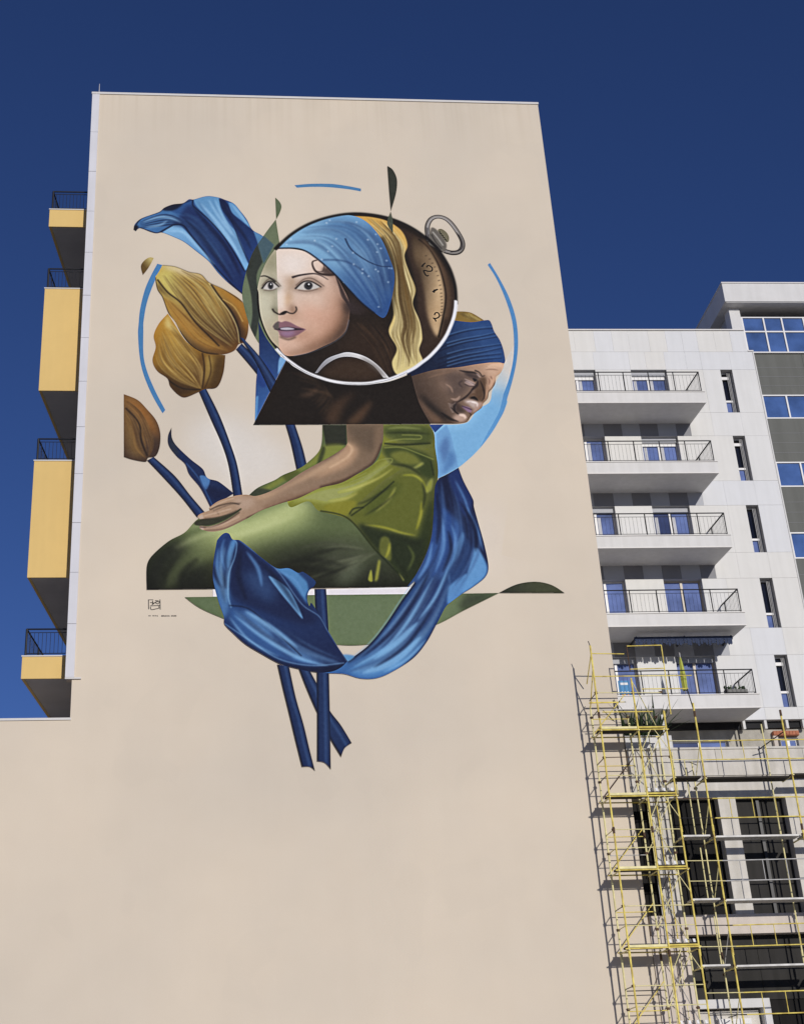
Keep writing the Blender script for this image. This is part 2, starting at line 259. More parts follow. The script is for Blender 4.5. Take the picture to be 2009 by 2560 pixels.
OPS = [
('fill',[(204,927),(307,864),(430,947),(483,1021),(356,1094),(284,1054)],(219,216,212),0.55,30,None,None),
('fill',[(857,1181),(976,1119),(1025,1202),(995,1315),(900,1342)],(220,210,200),0.35,40,None,None),
('fill',[(395,1578),(485,1603),(583,1613),(617,1727),(536,1824),(440,1823)],(222,210,196),0.0,40,None,None),
('fill',[(505,106,1),(552,100),(614,99),(661,106),(697,114,1),(696,124,1),(660,117),(604,111),(552,111),(512,115,1)],(74,134,184),1.0,0,None,None),
('fill',[(1059,700,1),(1046,731),(1034,754),(1019,785),(1008,822),(973,845),(940,886),(871,892,1),(840,892,1),(852,919),(851,962),(852,1052,1),(880,1037),(908,1020),(945,988),(974,957),(1001,922),(1026,883),(1057,820),(1045,808),(1073,746),(1090,684),(1098,631,1)],((1064,721,(206,201,194)),(999,826,(140,196,233))),1,0,None,'disc'),
('fill',[(847,1060),(851,906),(937,896),(1025,789),(1072,798),(1013,922),(919,1026)],(96,162,216),0.55,12,'disc',None),
('fill',[(858,919,1),(887,892,1),(897,932),(908,1018,1),(880,1037),(852,1052,1)],(104,160,212),0.9,1,'disc',None),
('fill',[(862,962),(884,927),(889,966),(870,1009),(866,984)],(70,110,170),0.7,4,'disc',None),
('fill',[(864,1035),(892,971),(902,1001),(872,1035)],(64,112,176),0.6,4,'disc',None),
('fill',[(840,892,1),(879,891,1),(854,916,1)],(36,70,140),1,0,None,None),
('fill',[(1043,375,1),(1050,368,1),(1072,420),(1094,486),(1106,556),(1105,626),(1095,689),(1078,751),(1058,808,1),(1046,847),(1026,883),(1001,922),(970,962,1),(991,922),(1014,883),(1033,847),(1048,798,1),(1069,746),(1086,684),(1094,620),(1094,556),(1082,486),(1063,420)],((1091,705,(78,142,200)),(974,957,(96,162,218))),1.0,0,None,None),
('fill',[(118,387,1),(132,391,1),(106,463),(91,521),(84,578),(84,603),(86,684),(97,736),(120,797),(146,852,1),(139,862,1),(111,807),(88,746),(76,690),(70,617),(71,584),(74,537),(85,476),(100,430)],(70,132,186),1.0,0,None,None),
('fill',[(50,273,1),(53,254),(71,233),(121,209),(135,194),(159,182),(187,177),(204,163),(216,164),(254,151),(287,155),(304,162),(330,175),(348,200),(367,231),(382,266),(408,285),(442,318,1),(424,352),(412,382,1),(368,419),(352,486,1),(313,448),(286,416),(259,376),(226,344),(191,312),(161,295),(130,281),(114,284),(98,280),(67,267),(57,278,1)],((176,187,(40,84,146)),(354,468,(24,52,116))),1,0,None,'drape'),
('fill',[(130,280,1),(160,255),(182,258),(204,285),(246,343),(276,393),(316,450),(286,416),(259,376),(226,344),(191,312),(161,295)],((166,262,(120,176,220)),(286,414,(66,124,186))),1,1.5,'drape',None),
('fill',[(216,165,1),(254,151),(289,155,1),(294,195),(315,246),(334,273),(351,321),(371,380),(360,408,1),(330,334),(298,284),(259,230),(225,187)],((259,168,(92,150,198)),(360,386,(112,172,220))),1,1.2,'drape',None),
('fill',[(290,161,1),(304,163),(318,187),(326,208),(353,240),(384,266,1),(398,315),(374,386),(348,316),(328,249),(301,201)],((301,170,(20,38,84)),(377,353,(30,62,124))),1,1.2,'drape',None),
('fill',[(315,172,1),(332,176),(350,204),(382,266,1),(353,236),(326,208)],(88,148,200),1,1,'drape',None),
('fill',[(384,268,1),(408,285),(442,318,1),(424,352),(412,379,1),(397,315)],((397,285,(78,134,186)),(418,369,(70,100,120))),1,1,'drape',None),
('fill',[(53,254),(71,233),(121,209),(135,198),(165,214),(190,238),(166,249),(144,263),(130,277),(114,284),(67,266)],(62,116,174),0.95,1.8,'drape',None),
('fill',[(201,186),(226,206),(281,274),(322,340),(354,413),(350,469),(308,424),(267,365),(221,302),(188,255),(160,252),(176,228)],(24,44,98),0.85,3.6,'drape',None),
('fill',[(129,198),(159,182),(187,178),(165,201),(135,205)],(18,28,56),0.95,2,'drape',None),
('stroke',[(67,247),(121,222),(154,222),(188,238)],(22,40,80),-6,None,0.7,1.2,'drape'),
('stroke',[(67,252),(121,231),(154,229),(188,241)],(22,40,80),-6,None,0.7,1.2,'drape'),
('stroke',[(67,257),(122,240),(154,237),(188,244)],(22,40,80),-6,None,0.7,1.2,'drape'),
('stroke',[(67,262),(122,249),(155,244),(188,246)],(22,40,80),-6,None,0.7,1.2,'drape'),
('stroke',[(67,266),(122,258),(155,252),(188,249)],(22,40,80),-6,None,0.7,1.2,'drape'),
('flow',[(148,194),(221,220),(287,301),(351,452)],[(128,270),(190,262),(246,342),(327,459)],42,(16,30,70),(80,140,200),7,0.3,'drape',1.8),
('flow',[(223,168),(259,226),(314,300),(362,400)],[(287,160),(304,225),(336,286),(368,380)],35,(60,110,165),(150,200,232),7,0.38,'drape',1.8),
('stroke',[(215,165),(216,186),(259,233),(303,294),(360,410)],(14,24,54),4,None,0.8,1,'drape'),
('stroke',[(160,254),(188,255),(210,289),(248,345),(286,407),(351,485)],(12,20,48),4,None,0.8,1.2,'drape'),
('stroke',[(290,160),(301,201),(328,249),(348,316),(374,386)],(16,30,64),3,None,0.7,1,'drape'),
('stroke',[(51,271),(71,233),(121,209),(135,194),(187,177),(216,164)],(14,22,44),4,2,0.8,0.8,'drape'),
('stroke',[(67,266),(114,284),(133,273),(160,254)],(14,24,50),5,None,0.8,1,'drape'),
('stroke',[(237,178),(276,233),(317,300),(352,373)],(148,198,234),-12,None,0.65,1.8,'drape'),
('stroke',[(259,164),(290,226),(325,286)],(148,198,234),-9,None,0.65,1.8,'drape'),
('stroke',[(276,160),(304,236),(336,300)],(148,198,234),-7,None,0.65,1.8,'drape'),
('stroke',[(144,276),(188,279),(226,325),(276,388)],(148,198,234),-10,None,0.65,1.8,'drape'),
('stroke',[(75,247),(116,229),(149,229),(182,245)],(148,198,234),-9,None,0.65,1.8,'drape'),
('stroke',[(84,264),(122,256),(144,239)],(148,198,234),-7,None,0.65,1.8,'drape'),
('stroke',[(323,177),(348,214),(373,255)],(148,198,234),-7,None,0.65,1.8,'drape'),
('stroke',[(209,182),(259,254),(308,327),(349,426)],(14,26,64),-14,None,0.6,2.5,'drape'),
('stroke',[(188,228),(232,281),(281,361),(327,446)],(14,26,64),-12,None,0.6,2.5,'drape'),
('stroke',[(298,170),(320,225),(358,286),(380,339)],(14,26,64),-10,None,0.6,2.5,'drape'),
('fill',[(48,273),(53,258),(64,261),(59,278)],(14,18,34),0.9,2,None,None),
('fill',[(108,368,1),(96,366),(82,377),(73,396),(79,426,1),(94,401)],((78,391,(104,82,44)),(99,374,(186,170,112))),1,0,None,None),
('fill',[(230,788,1),(263,876),(293,954),(310,1017),(322,1107,1),(346,1107,1),(333,1017),(316,954),(287,866),(252,785,1)],(28,50,96),1,0,None,'stem6'),
('stroke',[(230,788),(263,876),(293,954),(310,1017),(322,1107)],(12,20,44),7,None,0.9,2,'stem6'),
('stroke',[(252,785),(287,866),(316,954),(333,1017),(346,1107)],(14,24,50),5,None,0.8,1.6,'stem6'),
('stroke',[(245,786),(278,869),(308,954),(325,1017),(338,1107)],(58,92,146),5,None,0.7,2,'stem6'),
('fill',[(332,664,1),(378,728),(425,799,1),(443,769,1),(391,697),(348,644,1)],(28,50,96),1,0,None,'stem7'),
('stroke',[(332,664),(378,728),(425,799)],(12,20,44),7,None,0.9,2,'stem7'),
('stroke',[(348,644),(391,697),(443,769)],(14,24,50),5,None,0.8,1.6,'stem7'),
('stroke',[(343,651),(387,708),(437,779)],(58,92,146),5,None,0.7,2,'stem7'),
('fill',[(101,1002,1),(152,1062),(191,1110),(229,1164,1),(250,1150,1),(213,1102),(173,1046),(118,991,1)],(28,50,96),1,0,None,'stem8'),
('stroke',[(101,1002),(152,1062),(191,1110),(229,1164)],(12,20,44),7,None,0.9,2,'stem8'),
('stroke',[(118,991),(173,1046),(213,1102),(250,1150)],(14,24,50),5,None,0.8,1.6,'stem8'),
('stroke',[(112,995),(165,1052),(205,1105),(243,1155)],(58,92,146),5,None,0.7,2,'stem8'),
('fill',[(459,894,1),(472,951),(485,1029,1),(513,1017,1),(503,963),(485,894,1)],(28,50,96),1,0,None,'stem9'),
('stroke',[(459,894),(472,951),(485,1029)],(12,20,44),7,None,0.9,2,'stem9'),
('stroke',[(485,894),(503,963),(513,1017)],(14,24,50),5,None,0.8,1.6,'stem9'),
('stroke',[(476,894),(493,959),(503,1021)],(58,92,146),5,None,0.7,2,'stem9'),
('fill',[(163,904,1),(154,929),(156,958),(176,989),(198,1012),(209,1042),(238,1082),(264,1138,1),(277,1128),(323,1096,1),(284,1062),(256,1052),(244,1026),(212,997),(176,958),(164,934)],(26,46,92),1,0,None,'leaf'),
('fill',[(236,1046),(262,1054),(252,1086)],(74,126,186),0.95,1.5,'leaf',None),
('fill',[(156,960),(162,906),(176,960),(183,989)],(48,54,66),0.8,3,'leaf',None),
('fill',[(255,1078),(320,1094),(277,1118)],(18,28,66),0.8,5,'leaf',None),
('stroke',[(201,1009),(234,1054),(270,1134)],(60,104,164),3,None,0.7,1,'leaf'),
('fill',[(149,551,1),(125,584),(112,622),(118,658),(110,700),(123,733),(150,756),(158,781),(180,807),(198,814),(233,797,1),(250,788),(281,782),(298,739),(304,682,1),(246,672),(201,642),(170,589)],((125,590,(176,132,52)),(254,796,(92,66,30))),1,0,None,'t2'),
('fill',[(149,555),(161,589),(192,621),(170,610),(143,590)],(214,196,130),0.9,5,'t2',None),
('fill',[(143,600),(179,631),(210,694),(197,714),(162,673)],(208,176,92),0.6,12,'t2',None),
('fill',[(118,715),(154,746),(198,771),(237,780),(180,811),(145,766)],(56,38,22),0.75,8,'t2',None),
('fill',[(243,678),(250,724),(243,780),(224,760),(228,709)],(84,54,26),0.75,7,'t2',None),
('fill',[(276,688),(303,693),(285,780),(259,780)],(70,50,26),0.65,8,'t2',None),
('fill',[(252,688),(272,693),(265,745),(248,770)],(186,160,88),0.6,6,'t2',None),
('flow',[(115,632),(123,710),(171,761),(239,788)],[(156,579),(210,652),(246,719),(242,788)],140,(64,42,20),(226,196,116),3,0.45,'t2',0.6),
('stroke',[(242,675),(248,724),(242,788)],(52,34,18),4,None,0.8,1,'t2'),
('stroke',[(260,683),(265,734),(248,788)],(60,40,20),3,None,0.8,1,'t2'),
('stroke',[(152,761),(189,786),(239,790)],(40,28,18),4,None,0.8,1.2,'t2'),
('fill',[(118,423,1),(124,411),(132,392,1),(167,396),(205,413),(238,421),(260,447),(300,469),(334,492),(352,511),(364,539),(367,574),(365,612),(355,640),(340,647),(328,667),(301,679),(259,680),(228,666),(206,646),(186,615),(169,577),(150,549),(133,498),(119,472),(113,433)],((132,423,(188,166,92)),(325,660,(120,82,38))),1,0,None,'t1'),
('fill',[(132,392),(178,399),(232,421),(254,444),(205,432),(167,413),(146,406)],(212,196,160),0.95,6,'t1',None),
('fill',[(119,426),(143,411),(162,423),(168,452),(195,497),(168,497),(136,462)],(206,196,110),0.85,12,'t1',None),
('fill',[(184,439),(238,438),(275,492),(302,556),(270,572),(227,519),(200,481)],(166,118,44),0.7,18,'t1',None),
('fill',[(243,557),(280,569),(318,575),(339,613),(333,650),(299,651),(259,614),(233,576)],(62,42,28),0.9,16,'t1',None),
('fill',[(297,502),(323,530),(350,575),(357,638),(340,641),(334,594),(313,543)],(58,38,28),0.85,7,'t1',None),
('fill',[(273,457),(308,476),(348,511),(363,555),(357,600),(339,536),(308,498)],(176,122,44),0.85,7,'t1',None),
('fill',[(136,504),(168,529),(206,576),(248,626),(286,657),(249,651),(201,614),(169,568)],(178,126,50),0.8,8,'t1',None),
('fill',[(119,449),(141,482),(168,507),(152,497),(125,475)],(70,50,30),0.8,4,'t1',None),
('fill',[(180,602),(212,639),(259,670),(312,672),(285,680),(233,673),(201,642)],(70,52,34),0.8,6,'t1',None),
('flow',[(130,426),(168,494),(233,582),(322,657)],[(189,406),(259,454),(307,543),(338,632)],230,(70,46,20),(224,204,128),3,0.45,'t1',0.6),
('flow',[(133,498),(179,567),(233,639),(312,672)],[(152,507),(201,564),(254,626),(312,663)],70,(86,56,24),(214,170,84),3,0.45,'t1',0.6),
('stroke',[(119,440),(147,481),(184,516),(222,576),(259,620),(288,654)],(44,30,20),5,None,0.8,1.2,'t1'),
('stroke',[(260,449),(286,496),(315,543),(336,594),(342,644)],(226,212,150),3,None,0.8,1,'t1'),
('stroke',[(266,454),(289,494),(321,543),(340,594),(345,641)],(36,24,18),5,None,0.8,1.2,'t1'),
('stroke',[(297,502),(329,527),(352,575)],(226,190,110),3,None,0.6,1,'t1'),
('stroke',[(132,392),(167,396),(205,413),(238,421),(260,447),(300,469),(352,511)],(50,36,22),2.4,None,0.8,0.5,None),
('stroke',[(113,433),(119,472),(133,498),(150,549),(186,615),(228,666),(285,680)],(40,28,18),3.5,None,0.75,0.8,'t1'),
('fill',[(37,805,1),(73,822),(99,851),(123,884),(134,921),(133,962),(123,989),(104,994),(98,1006),(64,1000),(42,992,1)],((42,822,(122,92,56)),(127,994,(64,48,42))),1,0,None,'t3'),
('fill',[(42,817),(86,842),(117,891),(126,936),(87,877)],(164,108,50),0.85,8,'t3',None),
('fill',[(44,862),(70,897),(84,945),(97,989),(64,989),(45,936)],(134,104,58),0.7,10,'t3',None),
('fill',[(81,892),(105,936),(127,965),(106,994),(92,955)],(66,48,40),0.85,8,'t3',None),
('flow',[(40,817),(86,862),(118,945),(106,994)],[(42,877),(54,921),(63,970),(98,998)],90,(60,40,28),(178,136,74),3,0.45,'t3',0.6),
('stroke',[(43,847),(78,892),(86,945),(102,989)],(40,28,22),4,None,0.8,1,'t3'),
('fill',[(449,229,1),(416,282),(379,353),(355,447),(352,502),(370,587),(392,639),(414,665),(451,685,1),(459,324,1)],(98,114,82),0.96,0,None,'cres'),
('fill',[(386,285),(409,376,1),(392,419),(394,468),(402,516),(395,574),(384,625),(373,600),(378,549),(375,484),(361,409,1)],(46,52,48),0.9,1,'cres',None),
('fill',[(384,272,1),(411,285),(442,318,1),(412,382,1)],(62,92,112),0.8,1,'cres',None),
('fill',[(449,152,1),(461,167),(466,184),(460,207),(450,229,1)],(98,112,82),1.0,0,None,None),
('fill',[(394,573,1),(415,628),(451,685,1),(468,693,1),(436,762),(380,885,1),(385,762),(394,686)],((398,586,(24,44,92)),(384,863,(50,100,170))),1,0,None,'rib'),
('fill',[(394,691),(430,737),(407,782),(388,762)],(32,64,136),0.9,3,'rib',None),
('fill',[(451,685,1),(468,693,1),(443,742,1),(446,701)],(120,176,222),0.9,1,'rib',None),
('fill',[(383,813),(390,808),(384,882),(379,882)],(96,160,214),0.8,1,'rib',None),
('fill',[(342,624,1),(383,701),(422,798,1),(439,762,1),(396,686),(353,629,1)],(28,50,96),1,0,None,'stem17'),
('stroke',[(342,624),(383,701),(422,798)],(12,20,44),7,None,0.9,2,'stem17'),
('stroke',[(353,629),(396,686),(439,762)],(14,24,50),5,None,0.8,1.6,'stem17'),
('stroke',[(349,627),(391,691),(433,774)],(58,92,146),5,None,0.7,2,'stem17'),
('fill',[(924,536,1),(941,534),(965,534),(985,539),(1016,562,1),(996,571),(922,572,1)],(134,110,56),1,0,None,'tuft'),
('flow',[(941,538),(980,565)],[(974,535),(1014,563)],30,(80,62,30),(210,190,120),5,0.6,'tuft',0.6),
('fill',[(789,741,1),(867,721),(934,711),(985,701),(1059,698,1),(1056,712),(1046,731),(1033,743),(1028,766),(1018,781),(1009,792),(1004,811),(991,826),(985,840),(969,853),(954,866),(942,883),(920,888),(899,889,1),(830,889,1),(809,846),(801,815),(787,771)],((828,809,(74,58,48)),(1034,721,(196,160,134))),1,0,None,'old'),
('fill',[(1010,708),(1057,704),(1035,739),(1023,743),(1008,731)],(206,172,146),0.8,6.0,'old',None),
('fill',[(899,732),(949,732),(963,760),(953,789),(913,808),(892,780)],(86,70,64),0.75,8,'old',None),
('fill',[(877,761),(907,761),(906,780),(887,789)],(150,122,104),0.5,8,'old',None),
('fill',[(988,747),(1003,743),(1006,762),(996,808),(985,821),(969,808),(972,776)],(86,64,48),0.9,4.2,'old',None),
('fill',[(1012,750),(1030,743),(1026,769),(1011,781)],(206,168,140),0.8,3.6,'old',None),
('fill',[(946,732),(976,734),(988,749),(974,753),(958,745)],(50,40,42),0.75,3.0,'old',None),
('fill',[(968,749),(981,753),(973,760)],(24,22,26),0.95,1.5,'old',None),
('stroke',[(976,724),(988,730),(995,743),(1002,739)],(40,32,32),5,2,0.8,1,'old'),
('fill',[(947,757),(964,758),(973,770),(956,774)],(166,138,132),0.7,2.4,'old',None),
('stroke',[(946,751),(959,757),(973,766)],(190,166,156),2.4,None,0.8,0.8,'old'),
('stroke',[(946,756),(958,762),(973,769)],(58,46,46),2.4,None,0.8,0.8,'old'),
('stroke',[(945,762),(958,768),(972,771)],(190,166,156),2.4,None,0.8,0.8,'old'),
('stroke',[(945,767),(957,774),(972,774)],(58,46,46),2.4,None,0.8,0.8,'old'),
('fill',[(954,808),(970,806),(977,817),(964,815)],(28,22,22),0.9,2,'old',None),
('fill',[(939,819),(962,817),(974,825),(966,845),(954,834)],(196,176,168),0.85,3.0,'old',None),
('fill',[(931,836),(950,838),(958,849),(952,856),(940,847)],(150,116,146),0.95,1.5,'old',None),
('stroke',[(931,835),(948,842),(958,847)],(60,40,56),3,None,0.9,0.6,'old'),
('fill',[(902,827),(919,823),(939,853),(929,860),(910,849)],(62,48,44),0.8,3.6,'old',None),
('fill',[(912,862),(939,860),(937,881),(917,885),(905,875)],(206,176,158),0.8,3.6,'old',None),
('fill',[(976,826),(989,826),(976,845),(960,855)],(186,156,144),0.8,2.4,'old',None),
('fill',[(822,799),(851,827),(877,855),(898,881),(875,876),(842,846)],(34,28,26),0.85,6.0,'old',None),
('fill',[(816,814),(836,837),(875,879),(852,887),(831,854)],(120,92,72),0.7,3.6,'old',None),
('stroke',[(895,827),(908,831),(917,823)],(196,176,166),1.8,None,0.6,0.7,'old'),
('stroke',[(897,832),(908,835),(917,828)],(196,176,166),1.8,None,0.6,0.7,'old'),
('stroke',[(898,836),(908,839),(916,832)],(196,176,166),1.8,None,0.6,0.7,'old'),
('stroke',[(899,840),(907,843),(916,837)],(196,176,166),1.8,None,0.6,0.7,'old'),
('stroke',[(900,845),(907,847),(916,841)],(196,176,166),1.8,None,0.6,0.7,'old'),
('stroke',[(902,849),(907,851),(915,846)],(196,176,166),1.8,None,0.6,0.7,'old'),
('stroke',[(903,854),(906,855),(915,850)],(196,176,166),1.8,None,0.6,0.7,'old'),
('stroke',[(912,823),(946,808),(960,794),(972,774)],(48,38,38),3,None,0.6,2,'old'),
('stroke',[(1037,742),(1028,762),(1018,781),(1009,792),(1004,813),(991,826)],(60,42,36),-3,None,0.85,0.9,'old'),
('stroke',[(987,754),(994,777),(996,804),(986,821)],(44,32,28),-5,None,0.85,0.9,'old'),
('stroke',[(956,812),(968,808),(977,819)],(20,16,16),-5,None,0.85,0.9,'old'),
('stroke',[(933,724),(953,729),(976,732),(990,743)],(40,32,34),-7,None,0.85,0.9,'old'),
('stroke',[(915,827),(936,814),(954,798),(969,777)],(44,32,30),-5,None,0.85,0.9,'old'),
('stroke',[(901,838),(913,853),(925,864)],(40,30,28),-5,None,0.85,0.9,'old'),
('stroke',[(1011,747),(1014,756),(1011,770)],(120,88,74),-3,None,0.85,0.9,'old'),
('stroke',[(1018,741),(1021,752)],(120,88,74),-3,None,0.85,0.9,'old'),
('stroke',[(1008,712),(1026,710),(1048,712)],(150,116,96),-3,None,0.85,0.9,'old'),
('stroke',[(1003,722),(1024,720),(1042,723)],(140,106,88),-3,None,0.85,0.9,'old'),
('stroke',[(949,855),(955,864),(945,879)],(60,42,40),-4,None,0.85,0.9,'old'),
('stroke',[(1004,766),(1004,788),(997,811)],(190,152,124),-5,None,0.7,1.2,'old'),
('stroke',[(945,823),(958,821),(971,826)],(230,214,206),-5,None,0.7,1.2,'old'),
('stroke',[(922,864),(935,866),(937,877)],(226,198,180),-6,None,0.7,1.2,'old'),
('stroke',[(947,757),(960,763),(971,770)],(216,194,186),-4,None,0.7,1.2,'old'),
('stroke',[(979,733),(985,739),(990,747)],(214,188,176),-4,None,0.7,1.2,'old'),
('stroke',[(893,767),(906,778),(911,795)],(160,132,112),-6,None,0.7,1.2,'old'),
('stroke',[(848,748),(882,736),(916,728)],(126,100,82),-6,None,0.7,1.2,'old'),
('stroke',[(1011,712),(1035,708),(1055,710),(1050,723)],(222,188,160),-14,None,0.75,1.4,'old'),
('stroke',[(952,812),(967,798),(985,819)],(96,72,54),-8,None,0.75,1.4,'old'),
('stroke',[(903,812),(919,816),(930,804)],(170,142,126),-8,None,0.75,1.4,'old'),
('stroke',[(918,827),(911,838),(913,853)],(30,22,22),-8,None,0.75,1.4,'old'),
('stroke',[(874,855),(898,875),(920,883)],(30,24,24),-8,None,0.75,1.4,'old'),
('stroke',[(958,823),(973,826),(973,838)],(236,222,214),-7,None,0.75,1.4,'old'),
('stroke',[(920,862),(935,864),(941,873)],(232,206,190),-8,None,0.75,1.4,'old'),
('stroke',[(941,755),(930,766),(939,778)],(70,56,54),-6,None,0.75,1.4,'old'),
('stroke',[(982,754),(978,770),(961,787)],(40,30,30),-8,None,0.75,1.4,'old'),
('fill',[(922,562,1),(980,569),(1028,561),(1036,574),(1041,598),(1054,626),(1061,657),(1063,692),(1059,701,1),(1036,697),(985,704),(934,714),(867,723),(790,748,1),(793,714,1),(854,675),(899,620),(922,563,1)],((868,704,(20,34,64)),(1008,634,(38,76,134))),1,0,None,'hb'),
('stroke',[(882,630),(943,605),(994,593),(1063,586)],(14,24,54),5,2,0.6,1.5,'hb'),
('stroke',[(908,612),(960,595),(1012,585),(1062,581)],(96,140,190),3,1,0.55,1.5,'hb'),
('stroke',[(880,655),(941,631),(992,619),(1062,600)],(14,24,54),5,2,0.6,1.5,'hb'),
('stroke',[(906,637),(958,621),(1010,610),(1060,595)],(96,140,190),3,1,0.55,1.5,'hb'),
('stroke',[(879,665),(940,641),(991,628),(1060,614)],(14,24,54),5,2,0.6,1.5,'hb'),
('stroke',[(906,647),(957,631),(1009,620),(1059,609)],(96,140,190),3,1,0.55,1.5,'hb'),
('stroke',[(877,690),(938,666),(989,654),(1058,641)],(14,24,54),5,2,0.6,1.5,'hb'),
('stroke',[(904,672),(955,656),(1007,646),(1056,637)],(96,140,190),3,1,0.55,1.5,'hb'),
('stroke',[(876,706),(936,682),(988,670),(1057,653)],(14,24,54),5,2,0.6,1.5,'hb'),
('stroke',[(903,688),(954,672),(1005,662),(1055,648)],(96,140,190),3,1,0.55,1.5,'hb'),
('stroke',[(875,717),(936,693),(987,681),(1055,671)],(14,24,54),5,2,0.6,1.5,'hb'),
('stroke',[(902,700),(953,684),(1004,673),(1054,666)],(96,140,190),3,1,0.55,1.5,'hb'),
('stroke',[(875,729),(935,705),(986,693),(1054,684)],(14,24,54),5,2,0.6,1.5,'hb'),
('stroke',[(901,711),(952,695),(1003,685),(1052,680)],(96,140,190),3,1,0.55,1.5,'hb'),
('fill',[(945,492),(938,536),(924,579),(904,619),(879,656),(849,689),(815,717),(777,739),(737,756),(695,766),(653,769),(611,766),(571,757),(533,741),(498,720),(466,693),(440,661),(418,625),(403,585),(394,543),(391,500),(395,455),(406,412),(423,370),(447,330),(476,295),(511,264),(549,239),(591,220),(635,208),(680,203),(724,206),(768,216),(808,233),(845,257),(877,287),(904,322),(924,361),(938,403),(945,447)],(34,25,19),1,0,None,'disc2'),
('fill',[(632,551),(684,583),(748,582),(767,708),(738,754),(649,755),(572,710),(610,636)],(52,36,25),0.9,25,'disc2',None),
('flow',[(640,578),(699,656),(738,749)],[(713,561),(758,645),(766,734)],50,(20,14,11),(84,60,40),5,0.5,'disc2',1.5),
('fill',[(786,244,1),(858,288),(913,372),(940,449),(944,515),(919,601),(869,665),(821,707),(835,495),(821,362)],(58,42,32),1,3,'disc2',None),
('fill',[(834,284),(852,292),(873,315),(890,347),(905,394),(913,461),(911,507),(901,555),(884,616),(869,592),(858,538),(855,473),(846,406),(833,357)],((839,440,(70,54,38)),(898,450,(196,168,130))),1,4,'disc2','dial'),
('fill',[(851,304),(872,329),(878,360),(857,383),(841,348)],(176,146,108),0.7,18,'dial',None),
('fill',[(865,538),(902,494),(895,581),(879,603)],(172,140,102),0.6,18,'dial',None),
('stroke',[(852,290),(874,313),(892,347),(907,394),(916,461),(913,507),(902,557),(885,620)],(30,20,14),5,None,0.9,1,'disc2'),
('stroke',[(864,292),(889,333),(913,394),(923,461),(921,511),(910,559)],(134,104,74),8,None,0.6,4,'disc2'),
('stroke',[(855,386),(860,378),(866,372)],(30,22,16),6,3,1.0,0,None),
('stroke',[(869,388),(871,382),(877,382),(884,390),(882,399),(873,401),(863,398),(859,399),(863,412),(868,417),(872,414)],(30,22,16),4.2,None,1.0,0,None),
('stroke',[(881,472),(885,466),(895,461)],(30,22,16),8,4,1.0,0,None),
('stroke',[(883,464),(895,461)],(30,22,16),3,None,1.0,0,None),
('stroke',[(879,547),(882,540),(889,539),(893,547),(890,554),(882,558),(874,557),(879,560),(882,568)],(30,22,16),4,None,1.0,0,None),
('stroke',[(866,349),(872,347)],(60,46,34),2.2,None,0.8,0.4,None),
('stroke',[(876,360),(882,358)],(60,46,34),2.2,None,0.8,0.4,None),
('stroke',[(883,374),(889,372)],(60,46,34),2.2,None,0.8,0.4,None),
('stroke',[(888,387),(894,385)],(60,46,34),2.2,None,0.8,0.4,None),
('stroke',[(892,402),(898,399)],(60,46,34),2.2,None,0.8,0.4,None),
('stroke',[(895,416),(901,414)],(60,46,34),2.2,None,0.8,0.4,None),
('stroke',[(897,433),(903,430)],(60,46,34),2.2,None,0.8,0.4,None),
('stroke',[(899,449),(905,446)],(60,46,34),2.2,None,0.8,0.4,None),
('stroke',[(900,462),(906,460)],(60,46,34),2.2,None,0.8,0.4,None),
('stroke',[(900,475),(906,473)],(60,46,34),2.2,None,0.8,0.4,None),
('stroke',[(900,487),(906,484)],(60,46,34),2.2,None,0.8,0.4,None),
('stroke',[(900,497),(906,495)],(60,46,34),2.2,None,0.8,0.4,None),
('stroke',[(900,508),(906,506)],(60,46,34),2.2,None,0.8,0.4,None),
('stroke',[(899,519),(905,517)],(60,46,34),2.2,None,0.8,0.4,None),
('stroke',[(898,529),(904,527)],(60,46,34),2.2,None,0.8,0.4,None),
('stroke',[(896,539),(902,537)],(60,46,34),2.2,None,0.8,0.4,None),
('stroke',[(895,549),(901,546)],(60,46,34),2.2,None,0.8,0.4,None),
('fill',[(670,213,1),(722,216),(768,230),(806,264),(819,312),(807,351),(818,407),(832,462),(820,511),(835,565),(840,623),(828,660),(836,699),(802,726),(765,740),(752,703),(768,656),(749,603),(765,550),(765,474),(772,408),(762,341),(737,279)],((702,222,(206,164,86)),(805,681,(214,198,138))),1,1.5,'disc2','lock'),
('flow',[(675,215),(746,285),(773,386),(762,485),(772,560),(753,614),(770,661),(757,728)],[(768,230),(810,306),(807,363),(829,462),(820,511),(838,581),(829,655),(832,702)],230,(98,78,40),(246,232,178),4.5,0.6,'lock',0.6),
('flow',[(703,217),(764,296),(786,396),(785,495),(793,576),(781,629),(798,707)],[(758,233),(801,301),(804,407),(817,484),(825,581),(816,645),(826,702)],50,(70,52,28),(120,94,52),5,0.6,'lock',1),
('stroke',[(746,285),(768,352),(774,408),(768,474),(761,550)],(26,20,14),14,8,0.75,4,'disc2'),
('fill',[(448,328,1),(487,330),(526,338),(550,349),(577,372),(608,412),(626,452),(646,508),(644,549),(638,581),(628,606),(602,632),(564,654),(526,673),(486,683),(463,680),(448,658,1),(428,634),(412,598),(401,555),(397,511),(396,479),(390,456),(392,432),(404,390),(420,363),(434,341)],((465,440,(226,208,192)),(625,577,(196,152,126))),1,0,'disc2','face'),
('fill',[(619,485),(646,508),(645,554),(624,611),(564,654),(486,684),(471,673),(536,646),(585,609),(612,554)],(112,82,62),0.85,11,'face',None),
('fill',[(634,508),(647,519),(642,577),(619,622),(574,654),(526,675),(584,636),(625,577)],(58,42,34),0.8,7,'face',None),
('fill',[(585,351),(623,405),(648,496),(628,508),(606,462),(593,415)],(150,120,104),0.6,12,'face',None),
